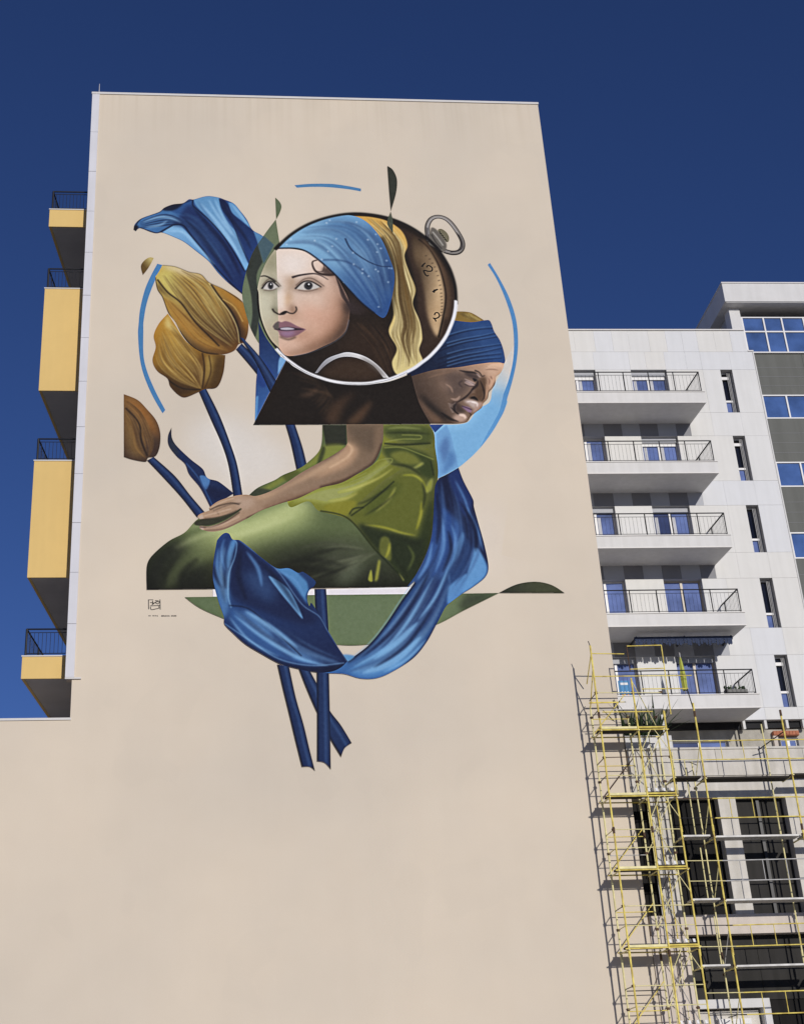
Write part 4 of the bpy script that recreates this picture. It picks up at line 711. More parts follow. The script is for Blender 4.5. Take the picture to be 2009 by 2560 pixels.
('fill',[(620,893,1),(718,892,1),(712,950),(688,1006),(660,1028),(601,1065),(544,1081),(488,1110),(445,1124),(390,1146),(355,1168),(298,1198),(262,1204),(236,1194),(238,1188),(262,1189),(298,1175),(333,1150),(342,1138),(319,1152),(277,1165),(238,1169),(231,1162),(238,1154),(262,1144),(260,1138),(284,1118),(327,1103),(355,1100),(378,1104),(413,1092),(457,1066),(501,1034),(576,988),(614,961,1),(620,950,1)],((666,907,(96,78,60)),(284,1150,(164,136,112))),1,0,None,'arm'),
('fill',[(620,898),(685,898),(716,906),(700,971),(663,963),(638,933)],(66,54,42),0.85,8,'arm',None),
('fill',[(621,950),(647,972),(622,1014),(568,1040),(527,1053),(585,1002)],(188,152,120),0.85,6.0,'arm',None),
('fill',[(696,906),(714,906),(707,958),(688,1001),(690,963)],(122,98,74),0.6,4.8,'arm',None),
('fill',[(391,1142),(499,1094),(610,1053),(650,1037),(572,1094),(462,1126)],(110,82,60),0.85,4.8,'arm',None),
('fill',[(377,1110),(446,1082),(538,1021),(613,975),(574,1021),(464,1078),(405,1110)],(190,158,126),0.8,4.2,'arm',None),
('fill',[(320,1110),(355,1106),(377,1118),(355,1142),(334,1134)],(184,160,142),0.75,4.8,'arm',None),
('fill',[(391,1138),(445,1106),(474,1098),(445,1122)],(116,90,70),0.6,4.2,'arm',None),
('stroke',[(270,1146),(312,1128),(341,1124)],(78,62,52),3,None,0.7,1.2,'arm'),
('fill',[(225,1176),(241,1170),(284,1165),(319,1152),(343,1140),(330,1152),(298,1173),(266,1186),(243,1188),(224,1185)],(52,50,38),0.9,1.2,None,None),
('fill',[(232,1164),(243,1156),(246,1166),(239,1169)],(190,172,158),0.9,1.2,None,None),
('fill',[(236,1191),(245,1189),(246,1199),(240,1197)],(190,172,158),0.9,1.2,None,None),
('stroke',[(248,1167),(291,1162),(330,1144)],(72,58,46),3,None,0.7,1,'arm'),
('stroke',[(248,1201),(298,1195),(355,1166),(426,1132)],(84,66,52),4,None,0.7,1.5,'arm'),
('stroke',[(280,1148),(284,1156)],(96,76,62),3,None,0.7,1,'arm'),
('fill',[(620,893),(718,892),(709,958),(660,1028),(544,1081),(356,1201),(211,1280),(139,1240),(358,1078),(547,1006),(617,959)],(186,156,128),0.28,2,'arm',None),
('stroke',[(236,1191),(266,1191),(301,1176),(337,1150)],(60,48,38),3,None,0.8,0.8,None),
('stroke',[(239,1171),(277,1166),(319,1153),(341,1140)],(60,48,38),3,None,0.8,0.8,None),
('stroke',[(262,1143),(284,1132),(316,1124),(337,1128)],(70,56,46),3.4,None,0.8,0.9,'arm'),
('stroke',[(262,1139),(291,1122),(323,1110)],(206,180,156),3,None,0.6,1,'arm'),
('stroke',[(248,1160),(284,1150),(316,1140)],(206,180,156),4,None,0.55,1.2,'arm'),
('stroke',[(252,1194),(291,1185),(337,1162)],(206,180,156),4,None,0.5,1.2,'arm'),
('stroke',[(544,1078),(602,1061),(660,1025),(689,1001),(711,950)],(70,52,38),6,None,0.7,2,'arm'),
('stroke',[(355,1168),(408,1142),(488,1108),(572,1078)],(84,62,44),6,None,0.7,2,'arm'),
('stroke',[(620,950),(632,967),(616,993),(569,1023)],(216,184,150),6,None,0.6,2,'arm'),
('fill',[(269,1361,1),(520,1362,1),(767,1357,1),(755,1376,1),(520,1377,1),(269,1381,1)],(222,217,219),1.0,0,None,None),
('fill',[(200,1381,1),(520,1378,1),(756,1376,1),(751,1377,1),(982,1374,1),(940,1395),(886,1422),(826,1454),(759,1478),(709,1495),(660,1506),(612,1510),(572,1508),(468,1495),(388,1477),(297,1439),(237,1410)],((229,1390,(98,116,78)),(629,1479,(104,122,84))),1,0,None,'seg'),
('fill',[(897,1379),(982,1374,1),(886,1422)],(60,68,50),0.85,7,'seg',None),
('fill',[(981,1374,1),(1029,1351),(1078,1344),(1118,1353),(1149,1375,1)],((1009,1362,(58,62,48)),(1077,1347,(72,76,54))),1,0,None,None),
('fill',[(423,1557,1),(435,1619),(447,1676),(461,1745),(475,1810,1),(494,1810),(506,1820,1),(495,1769),(483,1709),(466,1640),(452,1562,1)],(28,50,96),1,0,None,'stem29'),
('stroke',[(423,1557),(435,1619),(447,1676),(461,1745),(475,1810)],(12,20,44),7,None,0.9,2,'stem29'),
('stroke',[(452,1562),(466,1640),(483,1709),(495,1769),(506,1820),(494,1810)],(14,24,50),5,None,0.8,1.6,'stem29'),
('stroke',[(442,1560),(455,1633),(471,1698),(483,1760),(495,1816)],(58,92,146),5,None,0.7,2,'stem29'),
('fill',[(475,1570,1),(492,1620),(514,1677),(544,1744),(568,1788,1),(578,1766),(595,1754,1),(571,1710),(545,1672),(520,1612),(500,1570,1)],(28,50,96),1,0,None,'stem30'),
('stroke',[(475,1570),(492,1620),(514,1677),(544,1744),(568,1788)],(12,20,44),7,None,0.9,2,'stem30'),
('stroke',[(500,1570),(520,1612),(545,1672),(571,1710),(595,1754),(578,1766)],(14,24,50),5,None,0.8,1.6,'stem30'),
('stroke',[(491,1570),(510,1615),(534,1673),(562,1722),(585,1766)],(58,92,146),5,None,0.7,2,'stem30'),
('fill',[(518,1573,1),(515,1685),(511,1797,1),(529,1801),(543,1817,1),(546,1686),(548,1573,1)],(28,50,96),1,0,None,'stem31'),
('stroke',[(518,1573),(515,1685),(511,1797)],(12,20,44),7,None,0.9,2,'stem31'),
('stroke',[(548,1573),(546,1686),(543,1817),(529,1801)],(14,24,50),5,None,0.8,1.6,'stem31'),
('stroke',[(537,1573),(535,1686),(532,1810)],(58,92,146),5,None,0.7,2,'stem31'),
('fill',[(520,1361,1),(521,1418),(529,1478,1),(551,1478,1),(550,1418),(549,1361,1)],(28,50,96),1,0,None,'stem32'),
('stroke',[(520,1361),(521,1418),(529,1478)],(12,20,44),7,None,0.9,2,'stem32'),
('stroke',[(549,1361),(550,1418),(551,1478)],(14,24,50),5,None,0.8,1.6,'stem32'),
('stroke',[(539,1361),(540,1418),(543,1478)],(58,92,146),5,None,0.7,2,'stem32'),
('fill',[(594,1550,1),(648,1509),(691,1458),(736,1393),(772,1343),(752,1357),(777,1322),(802,1276),(822,1222),(832,1160),(842,1077),(854,1052,1),(879,1039),(908,1021,1),(918,1060),(939,1115),(939,1134),(946,1177),(957,1242),(962,1303),(951,1331),(917,1358),(890,1375),(851,1404),(841,1416),(817,1459),(790,1504),(755,1544),(704,1577),(664,1594),(624,1595),(584,1583),(537,1579),(530,1562,1)],((884,1077,(24,44,92)),(624,1580,(52,104,170))),1,0,None,'sw'),
('fill',[(854,1054),(907,1024),(938,1119),(947,1181),(960,1295),(923,1242),(898,1181),(864,1136)],(18,28,64),0.9,4.8,'sw',None),
('fill',[(879,1044),(908,1022),(918,1060),(938,1115),(915,1161),(896,1115)],(30,56,120),0.8,3.0,'sw',None),
('fill',[(839,1173),(857,1138),(888,1173),(901,1202),(877,1266),(850,1322),(806,1322),(819,1242)],(40,80,152),0.85,4.8,'sw',None),
('fill',[(902,1206),(906,1222),(892,1266),(862,1314),(860,1346),(858,1322),(877,1262)],(92,150,208),0.95,2,'sw',None),
('fill',[(932,1250),(956,1291),(953,1326),(917,1358),(887,1373),(906,1322)],(96,158,216),0.95,2,'sw',None),
('fill',[(863,1350),(906,1322),(890,1373),(851,1404),(855,1361)],(88,148,208),0.9,1.8,'sw',None),
('fill',[(605,1563),(688,1513),(750,1493),(784,1471),(760,1531),(700,1577),(644,1593),(600,1580)],(84,148,208),0.8,7,'sw',None),
('fill',[(676,1509),(756,1393),(826,1332),(840,1376),(819,1437),(767,1480),(708,1514)],(26,48,104),0.75,7,'sw',None),
('fill',[(721,1564),(790,1497),(818,1450),(836,1420),(826,1454),(781,1514)],(24,44,92),0.7,3.6,'sw',None),
('flow',[(586,1559),(668,1500),(756,1393),(830,1278)],[(604,1588),(705,1564),(800,1472),(867,1350)],77,(16,30,76),(130,186,232),7,0.38,'sw',1.8),
('flow',[(847,1060),(838,1181),(809,1282),(768,1341)],[(910,1043),(944,1181),(936,1274),(859,1397)],62,(16,28,70),(86,136,200),7,0.38,'sw',1.8),
('stroke',[(594,1551),(648,1511),(691,1460),(736,1395),(772,1345)],(14,22,50),8,None,0.85,2,'sw'),
('stroke',[(590,1552),(644,1509),(687,1459),(732,1393),(770,1341)],(120,170,214),2,None,0.7,0.8,None),
('stroke',[(609,1565),(688,1518),(753,1441),(818,1332)],(122,182,230),-9,None,0.75,2.2,'sw'),
('stroke',[(628,1582),(706,1552),(778,1489)],(122,182,230),-18,None,0.75,2.2,'sw'),
('stroke',[(773,1446),(823,1380),(867,1287)],(122,182,230),-7,None,0.75,2.2,'sw'),
('stroke',[(658,1547),(721,1501),(773,1450)],(122,182,230),-14,None,0.75,2.2,'sw'),
('stroke',[(680,1580),(738,1548),(790,1497)],(122,182,230),-8,None,0.75,2.2,'sw'),
('stroke',[(634,1538),(711,1471),(773,1384),(811,1314)],(16,30,70),-10,None,0.7,2.2,'sw'),
('stroke',[(657,1568),(741,1510),(812,1415)],(16,30,70),-8,None,0.7,2.2,'sw'),
('stroke',[(721,1573),(780,1523),(822,1454)],(16,30,70),-10,None,0.7,2.2,'sw'),
('stroke',[(852,1156),(853,1242),(825,1318)],(96,150,212),-9,None,0.7,2,'sw'),
('stroke',[(876,1185),(883,1234),(860,1290)],(96,150,212),-7,None,0.7,2,'sw'),
('stroke',[(824,1234),(808,1290),(779,1338)],(96,150,212),-9,None,0.7,2,'sw'),
('stroke',[(921,1136),(942,1202),(952,1262)],(96,150,212),-6,None,0.7,2,'sw'),
('stroke',[(897,1060),(916,1111),(926,1161)],(96,150,212),-6,None,0.7,2,'sw'),
('stroke',[(845,1094),(847,1169),(834,1242)],(14,24,58),-12,None,0.7,2.5,'sw'),
('stroke',[(867,1202),(870,1258),(843,1318)],(14,24,58),-9,None,0.7,2.5,'sw'),
('stroke',[(904,1119),(935,1193),(933,1262)],(14,24,58),-10,None,0.7,2.5,'sw'),
('fill',[(583,1534),(599,1533),(612,1538),(594,1551)],(84,146,200),1,0.8,None,None),
('fill',[(280,1228,1),(289,1216),(299,1208),(310,1210),(319,1226),(336,1228),(364,1251),(388,1274),(428,1305),(458,1305),(481,1318),(493,1315),(523,1340),(520,1353),(506,1366),(501,1388),(506,1407),(511,1398),(530,1431),(549,1470),(571,1512),(594,1550,1),(579,1565),(557,1576),(529,1579),(497,1575),(446,1562),(423,1553),(388,1532),(348,1506),(317,1476),(297,1453),(296,1434),(282,1390),(271,1342),(269,1320),(271,1286),(276,1251)],((290,1266,(34,70,130)),(506,1546,(22,40,86))),1,0,None,'pet'),
('fill',[(329,1230),(364,1255),(423,1309),(470,1381),(524,1440),(488,1455),(386,1418),(317,1380),(308,1305)],(20,34,76),0.9,6.0,'pet',None),
('fill',[(346,1324),(388,1312),(422,1354),(414,1395),(373,1373)],(52,88,142),0.6,11,'pet',None),
('fill',[(312,1232),(327,1232),(318,1266),(308,1305),(301,1289)],(82,142,200),0.9,1.8,'pet',None),
('fill',[(283,1236),(305,1212),(315,1228),(297,1274),(280,1286)],(30,58,112),0.85,3.0,'pet',None),
('fill',[(407,1326),(436,1343),(461,1370),(489,1440),(456,1399),(429,1362)],(100,160,210),0.95,1.5,'pet',None),
('fill',[(426,1305),(458,1304),(482,1318),(499,1328),(507,1358),(498,1381),(501,1400),(471,1354),(450,1328)],(74,136,192),0.95,2,'pet',None),
('fill',[(482,1319),(493,1315),(523,1340),(507,1362),(502,1343)],(30,60,112),0.9,1.8,'pet',None),
('fill',[(309,1408),(349,1425),(413,1464),(468,1507),(530,1554),(490,1558),(427,1541),(360,1498),(317,1451)],(48,94,158),0.9,6.0,'pet',None),
('fill',[(341,1417),(369,1426),(412,1473),(460,1511),(506,1546),(474,1545),(412,1498),(365,1447)],(92,148,206),0.7,4.8,'pet',None),
('fill',[(413,1467),(436,1490),(467,1532),(447,1537),(420,1503)],(26,50,104),0.7,4.8,'pet',None),
('fill',[(269,1323),(290,1354),(307,1361),(310,1395),(296,1439),(279,1387)],(84,140,196),0.7,3.6,'pet',None),
('fill',[(271,1297),(297,1324),(307,1354),(290,1354),(273,1327)],(18,30,62),0.85,3.0,'pet',None),
('fill',[(297,1451),(348,1502),(427,1549),(506,1566),(586,1559),(569,1579),(497,1575),(423,1553),(348,1506)],(16,28,62),0.85,3.0,'pet',None),
('flow',[(280,1236),(276,1304),(297,1398)],[(326,1232),(314,1305),(304,1398)],35,(14,26,60),(120,176,222),6,0.38,'pet',1.8),
('flow',[(313,1412),(380,1477),(467,1537),(569,1563)],[(357,1413),(445,1469),(507,1512),(586,1550)],56,(16,30,72),(110,164,214),7,0.34,'pet',1.8),
('stroke',[(319,1226),(329,1236),(324,1274),(309,1320),(307,1380),(314,1410)],(120,176,220),2.5,None,0.8,0.8,'pet'),
('stroke',[(336,1228),(364,1252),(426,1307),(473,1381),(495,1409),(530,1435),(549,1472),(593,1550)],(120,166,210),2.2,None,0.7,0.8,'pet'),
('stroke',[(297,1451),(356,1494),(427,1543),(506,1561),(586,1555)],(120,170,214),2.2,None,0.75,0.8,'pet'),
('stroke',[(309,1404),(357,1413),(413,1464),(483,1537)],(14,24,56),3,None,0.7,1.2,'pet'),
('stroke',[(321,1430),(388,1486),(475,1541),(546,1562)],(124,182,230),-10,None,0.7,2,'pet'),
('stroke',[(349,1419),(413,1464),(475,1516)],(124,182,230),-12,None,0.7,2,'pet'),
('stroke',[(309,1434),(356,1494),(427,1538)],(124,182,230),-6,None,0.7,2,'pet'),
('stroke',[(283,1251),(280,1304),(293,1354)],(92,150,210),-8,None,0.65,2,'pet'),
('stroke',[(298,1224),(290,1266),(300,1312)],(92,150,210),-6,None,0.65,2,'pet'),
('stroke',[(433,1313),(474,1339),(494,1381)],(92,150,210),-6,None,0.65,2,'pet'),
('stroke',[(353,1259),(381,1305),(390,1354)],(92,150,210),-10,None,0.65,2,'pet'),
('stroke',[(340,1251),(332,1324),(352,1391)],(12,22,54),-14,None,0.6,3,'pet'),
('stroke',[(388,1286),(439,1351),(482,1426)],(12,22,54),-12,None,0.6,3,'pet'),
('fill',[(778,31,1),(793,45),(803,79),(798,127),(779,193,1),(778,128)],(56,60,50),1.0,0,None,None),
('fill',[(778,195,1),(766,230),(769,250),(780,271,1),(782,227)],(72,80,64),0.92,0,None,None),
('stroke',[(112,1386),(113,1412)],(48,46,46),2.2,None,1.0,0,None),
('stroke',[(140,1386),(141,1413)],(48,46,46),2.2,None,1.0,0,None),
('stroke',[(112,1387),(124,1387)],(48,46,46),2.2,None,1.0,0,None),
('stroke',[(116,1394),(126,1396),(120,1400),(130,1393),(139,1391),(135,1398),(128,1394)],(48,46,46),2.2,None,1.0,0,None),
('stroke',[(122,1389),(123,1400)],(48,46,46),2.2,None,1.0,0,None),
('stroke',[(116,1403),(140,1402)],(48,46,46),2.2,None,1.0,0,None),
('stroke',[(117,1405),(119,1413),(130,1411),(138,1409),(137,1404)],(48,46,46),2.2,None,1.0,0,None),
('stroke',[(128,1389),(137,1390)],(48,46,46),2.2,None,1.0,0,None),
('stroke',[(113,1430),(114,1428),(115,1430)],(48,46,46),1.8,None,1.0,0,None),
('stroke',[(116,1430),(117,1428),(118,1430)],(48,46,46),1.8,None,1.0,0,None),
('stroke',[(123,1430),(123,1428),(124,1430)],(48,46,46),1.8,None,1.0,0,None),
('stroke',[(125,1430),(126,1428),(127,1430)],(48,46,46),1.8,None,1.0,0,None),
('stroke',[(129,1430),(130,1428),(131,1430)],(48,46,46),1.8,None,1.0,0,None),
('stroke',[(133,1430),(134,1428),(135,1431)],(48,46,46),1.8,None,1.0,0,None),
('stroke',[(144,1431),(145,1428),(146,1431)],(48,46,46),1.8,None,1.0,0,None),
('stroke',[(146,1431),(147,1428),(148,1431)],(48,46,46),1.8,None,1.0,0,None),
('stroke',[(149,1431),(150,1428),(152,1431)],(48,46,46),1.8,None,1.0,0,None),
('stroke',[(153,1431),(154,1428),(155,1431)],(48,46,46),1.8,None,1.0,0,None),
('stroke',[(157,1431),(158,1428),(160,1431)],(48,46,46),1.8,None,1.0,0,None),
('stroke',[(162,1431),(162,1428),(164,1431)],(48,46,46),1.8,None,1.0,0,None),
('stroke',[(168,1431),(169,1428),(170,1431)],(48,46,46),1.8,None,1.0,0,None),
('stroke',[(172,1431),(172,1428),(174,1431)],(48,46,46),1.8,None,1.0,0,None),
('stroke',[(175,1431),(176,1428),(177,1431)],(48,46,46),1.8,None,1.0,0,None),
('stroke',[(178,1431),(179,1428),(180,1431)],(48,46,46),1.8,None,1.0,0,None)]
SHEETS = [
('arc',[(505,106,1),(552,100),(614,99),(661,106),(697,114,1),(696,124,1),(660,117),(604,111),(552,111),(512,115,1)]),
('disc',[(1059,700,1),(1046,731),(1034,754),(1019,785),(1008,822),(973,845),(940,886),(871,892,1),(840,892,1),(852,919),(851,962),(852,1052,1),(880,1037),(908,1020),(945,988),(974,957),(1001,922),(1026,883),(1057,820),(1045,808),(1073,746),(1090,684),(1098,631,1)]),
('arc',[(1043,375,1),(1050,368,1),(1072,420),(1094,486),(1106,556),(1105,626),(1095,689),(1078,751),(1058,808,1),(1046,847),(1026,883),(1001,922),(970,962,1),(991,922),(1014,883),(1033,847),(1048,798,1),(1069,746),(1086,684),(1094,620),(1094,556),(1082,486),(1063,420)]),
('arc',[(118,387,1),(132,391,1),(106,463),(91,521),(84,578),(84,603),(86,684),(97,736),(120,797),(146,852,1),(139,862,1),(111,807),(88,746),(76,690),(70,617),(71,584),(74,537),(85,476),(100,430)]),
('drapery',[(50,273,1),(53,254),(71,233),(121,209),(135,194),(159,182),(187,177),(204,163),(216,164),(254,151),(287,155),(304,162),(330,175),(348,200),(367,231),(382,266),(408,285),(442,318,1),(424,352),(412,382,1),(368,419),(352,486,1),(313,448),(286,416),(259,376),(226,344),(191,312),(161,295),(130,281),(114,284),(98,280),(67,267),(57,278,1)]),
('petal',[(108,368,1),(96,366),(82,377),(73,396),(79,426,1),(94,401)]),
('stem',[(230,788,1),(263,876),(293,954),(310,1017),(322,1107,1),(346,1107,1),(333,1017),(316,954),(287,866),(252,785,1)]),
('stem',[(332,664,1),(378,728),(425,799,1),(443,769,1),(391,697),(348,644,1)]),
('stem',[(101,1002,1),(152,1062),(191,1110),(229,1164,1),(250,1150,1),(213,1102),(173,1046),(118,991,1)]),
('stem',[(459,894,1),(472,951),(485,1029,1),(513,1017,1),(503,963),(485,894,1)]),
('leaf',[(163,904,1),(154,929),(156,958),(176,989),(198,1012),(209,1042),(238,1082),(264,1138,1),(277,1128),(323,1096,1),(284,1062),(256,1052),(244,1026),(212,997),(176,958),(164,934)]),
('tulip_flower',[(149,551,1),(125,584),(112,622),(118,658),(110,700),(123,733),(150,756),(158,781),(180,807),(198,814),(233,797,1),(250,788),(281,782),(298,739),(304,682,1),(246,672),(201,642),(170,589)]),
('tulip_flower',[(118,423,1),(124,411),(132,392,1),(167,396),(205,413),(238,421),(260,447),(300,469),(334,492),(352,511),(364,539),(367,574),(365,612),(355,640),(340,647),(328,667),(301,679),(259,680),(228,666),(206,646),(186,615),(169,577),(150,549),(133,498),(119,472),(113,433)]),
('tulip_flower',[(37,805,1),(73,822),(99,851),(123,884),(134,921),(133,962),(123,989),(104,994),(98,1006),(64,1000),(42,992,1)]),
('crescent',[(449,229,1),(416,282),(379,353),(355,447),(352,502),(370,587),(392,639),(414,665),(451,685,1),(459,324,1)]),
('crescent',[(449,152,1),(461,167),(466,184),(460,207),(450,229,1)]),
('ribbon',[(394,573,1),(415,628),(451,685,1),(468,693,1),(436,762),(380,885,1),(385,762),(394,686)]),
('stem',[(342,624,1),(383,701),(422,798,1),(439,762,1),(396,686),(353,629,1)]),
('hair_bun',[(924,536,1),(941,534),(965,534),(985,539),(1016,562,1),(996,571),(922,572,1)]),
('profile',[(789,741,1),(867,721),(934,711),(985,701),(1059,698,1),(1056,712),(1046,731),(1033,743),(1028,766),(1018,781),(1009,792),(1004,811),(991,826),(985,840),(969,853),(954,866),(942,883),(920,888),(899,889,1),(830,889,1),(809,846),(801,815),(787,771)]),
('headband',[(922,562,1),(980,569),(1028,561),(1036,574),(1041,598),(1054,626),(1061,657),(1063,692),(1059,701,1),(1036,697),(985,704),(934,714),(867,723),(790,748,1),(793,714,1),(854,675),(899,620),(922,563,1)]),
('portrait',[(945,492),(938,536),(924,579),(904,619),(879,656),(849,689),(815,717),(777,739),(737,756),(695,766),(653,769),(611,766),(571,757),(533,741),(498,720),(466,693),(440,661),(418,625),(403,585),(394,543),(391,500),(395,455),(406,412),(423,370),(447,330),(476,295),(511,264),(549,239),(591,220),(635,208),(680,203),(724,206),(768,216),(808,233),(845,257),(877,287),(904,322),(924,361),(938,403),(945,447)]),
('watch_bow',[(876,301,1),(874,269),(875,241),(886,218),(908,206),(929,207),(949,221),(966,249),(978,281),(983,304),(976,327),(960,340),(941,342),(923,335),(910,330),(895,324),(885,312)]),
('bodice',[(468,694,1),(488,718),(553,751),(614,767),(666,770),(737,762),(801,736,1),(817,825),(844,891,1),(375,896,1)]),
('dress',[(107,1361,1),(106,1298),(118,1270),(159,1230),(199,1206),(234,1167),(284,1150),(357,1106,1),(384,1080),(428,1058),(450,1043),(490,1025),(513,1008),(549,965),(557,895,1),(840,892,1),(851,920),(851,962),(854,1026),(847,1077),(833,1160),(822,1222),(803,1274),(775,1326),(756,1357,1),(632,1358)]),
('arm',[(620,893,1),(718,892,1),(712,950),(688,1006),(660,1028),(601,1065),(544,1081),(488,1110),(445,1124),(390,1146),(355,1168),(298,1198),(262,1204),(236,1194),(238,1188),(262,1189),(298,1175),(333,1150),(342,1138),(319,1152),(277,1165),(238,1169),(231,1162),(238,1154),(262,1144),(260,1138),(284,1118),(327,1103),(355,1100),(378,1104),(413,1092),(457,1066),(501,1034),(576,988),(614,961,1),(620,950,1)]),
('stripe',[(269,1361,1),(520,1362,1),(767,1357,1),(755,1376,1),(520,1377,1),(269,1381,1)]),
('segment',[(200,1381,1),(520,1378,1),(756,1376,1),(751,1377,1),(982,1374,1),(940,1395),(886,1422),(826,1454),(759,1478),(709,1495),(660,1506),(612,1510),(572,1508),(468,1495),(388,1477),(297,1439),(237,1410)]),
('segment',[(981,1374,1),(1029,1351),(1078,1344),(1118,1353),(1149,1375,1)]),
('stem',[(423,1557,1),(435,1619),(447,1676),(461,1745),(475,1810,1),(494,1810),(506,1820,1),(495,1769),(483,1709),(466,1640),(452,1562,1)]),
('stem',[(475,1570,1),(492,1620),(514,1677),(544,1744),(568,1788,1),(578,1766),(595,1754,1),(571,1710),(545,1672),(520,1612),(500,1570,1)]),
('stem',[(518,1573,1),(515,1685),(511,1797,1),(529,1801),(543,1817,1),(546,1686),(548,1573,1)]),
('stem',[(520,1361,1),(521,1418),(529,1478,1),(551,1478,1),(550,1418),(549,1361,1)]),
('ribbon',[(594,1550,1),(648,1509),(691,1458),(736,1393),(772,1343),(752,1357),(777,1322),(802,1276),(822,1222),(832,1160),(842,1077),(854,1052,1),(879,1039),(908,1021,1),(918,1060),(939,1115),(939,1134),(946,1177),(957,1242),(962,1303),(951,1331),(917,1358),(890,1375),(851,1404),(841,1416),(817,1459),(790,1504),(755,1544),(704,1577),(664,1594),(624,1595),(584,1583),(537,1579),(530,1562,1)]),
('petal',[(280,1228,1),(289,1216),(299,1208),(310,1210),(319,1226),(336,1228),(364,1251),(388,1274),(428,1305),(458,1305),(481,1318),(493,1315),(523,1340),(520,1353),(506,1366),(501,1388),(506,1407),(511,1398),(530,1431),(549,1470),(571,1512),(594,1550,1),(579,1565),(557,1576),(529,1579),(497,1575),(446,1562),(423,1553),(388,1532),(348,1506),(317,1476),(297,1453),(296,1434),(282,1390),(271,1342),(269,1320),(271,1286),(276,1251)]),
('leaf',[(778,31,1),(793,45),(803,79),(798,127),(779,193,1),(778,128)]),
('leaf',[(778,195,1),(766,230),(769,250),(780,271,1),(782,227)])]
def paint():
    P = Painter()
    for op in OPS: getattr(P, op[0])(*op[1:])
    rgb, al = P.finish()
    im = bpy.data.images.new('mural_paint', CW, CH, alpha=True)
    px = np.dstack([rgb / 255.0, al])[::-1].astype(np.float32)
    im.pixels.foreach_set(np.ascontiguousarray(px).ravel()); im.update(); im.pack(); im.alpha_mode = 'CHANNEL_PACKED'
    return im
def plaster(name, paint_image=None):
    m = bpy.data.materials.new(name); m.use_nodes = True; n = m.node_tree.nodes; l = m.node_tree.links
    b = n['Principled BSDF']; b.inputs['Roughness'].default_value = .85; b.inputs['Specular IOR Level'].default_value = .25
    tc = n.new('ShaderNodeTexCoord')
    def noise(sc, det, vec=None, rough=.55):
        q = n.new('ShaderNodeTexNoise'); q.inputs['Scale'].default_value = sc; q.inputs['Detail'].default_value = det; q.inputs['Roughness'].default_value = rough
        l.new(vec or tc.outputs['Object'], q.inputs['Vector']); return q.outputs['Fac']
    def ramp(f, a, b_, ca, cb):
        r = n.new('ShaderNodeValToRGB'); r.color_ramp.elements[0].position = a; r.color_ramp.elements[1].position = b_
        r.color_ramp.elements[0].color = ca; r.color_ramp.elements[1].color = cb; l.new(f, r.inputs['Fac']); return r.outputs['Color']
    def mult(a, c, f=1):
        x = n.new('ShaderNodeMix'); x.data_type = 'RGBA'; x.blend_type = 'MULTIPLY'; x.inputs[0].default_value = f; l.new(a, x.inputs[6]); l.new(c, x.inputs[7]); return x.outputs[2]
    base = ramp(noise(.13, 3), .34, .66, (.62, .546, .448, 1), (.705, .609, .485, 1))
    base = mult(base, ramp(noise(.9, 6), .3, .7, (.975, .97, .965, 1), (1, 1, 1, 1)))
    mp = n.new('ShaderNodeMapping'); mp.inputs['Scale'].default_value = (2.5, 2.5, .12); l.new(tc.outputs['Object'], mp.inputs['Vector'])
    base = mult(base, ramp(noise(1, 5, mp.outputs[0]), .35, .6, (.994, .993, .992, 1), (1, 1, 1, 1)))
    sp = n.new('ShaderNodeSeparateXYZ'); l.new(tc.outputs['Object'], sp.inputs[0])
    def band(z0, z1):                       # 1 at the coping, fading over the first metre below it: rain-washed grime
        q = n.new('ShaderNodeMapRange'); q.inputs[1].default_value = z0; q.inputs[2].default_value = z1; q.clamp = True; l.new(sp.outputs[2], q.inputs[0]); return q.outputs[0]
    mp2 = n.new('ShaderNodeMapping'); mp2.inputs['Scale'].default_value = (3.2, 3.2, .05); l.new(tc.outputs['Object'], mp2.inputs['Vector'])
    dr = ramp(noise(1.6, 6, mp2.outputs[0]), .45, .7, (0, 0, 0, 1), (1, 1, 1, 1))
    dm = n.new('ShaderNodeMath'); dm.operation = 'MULTIPLY'; l.new(dr, dm.inputs[0]); l.new(band(31.2, 33.5), dm.inputs[1])
    dx = n.new('ShaderNodeMix'); dx.data_type = 'RGBA'; dx.blend_type = 'MULTIPLY'; l.new(dm.outputs[0], dx.inputs[0]); l.new(base, dx.inputs[6]); dx.inputs[7].default_value = (.93, .92, .90, 1); base = dx.outputs[2]
    pt = ramp(noise(.33, 2), .585, .60, (1, 1, 1, 1), (.985, .986, .988, 1)); base = mult(base, pt)     # patched areas
    base = mult(base, ramp(noise(38, 3), .3, .7, (.96, .96, .96, 1), (1, 1, 1, 1)))
    if paint_image:
        uv = n.new('ShaderNodeUVMap'); uv.uv_map = 'wall'
        it = n.new('ShaderNodeTexImage'); it.image = paint_image; it.extension = 'CLIP'; l.new(uv.outputs[0], it.inputs['Vector'])
        x = n.new('ShaderNodeMix'); x.data_type = 'RGBA'; l.new(it.outputs['Alpha'], x.inputs[0]); l.new(base, x.inputs[6]); l.new(it.outputs['Color'], x.inputs[7]); base = x.outputs[2]
    l.new(base, b.inputs['Base Color'])
    bp = n.new('ShaderNodeBump'); bp.inputs['Strength'].default_value = .18; bp.inputs['Distance'].default_value = .01
    l.new(noise(55, 4), bp.inputs['Height']); l.new(bp.outputs[0], b.inputs['Normal'])
    return m
IMG = paint()
M['wall'] = plaster('beige_plaster', None); M['mural'] = plaster('painted_plaster', IMG)
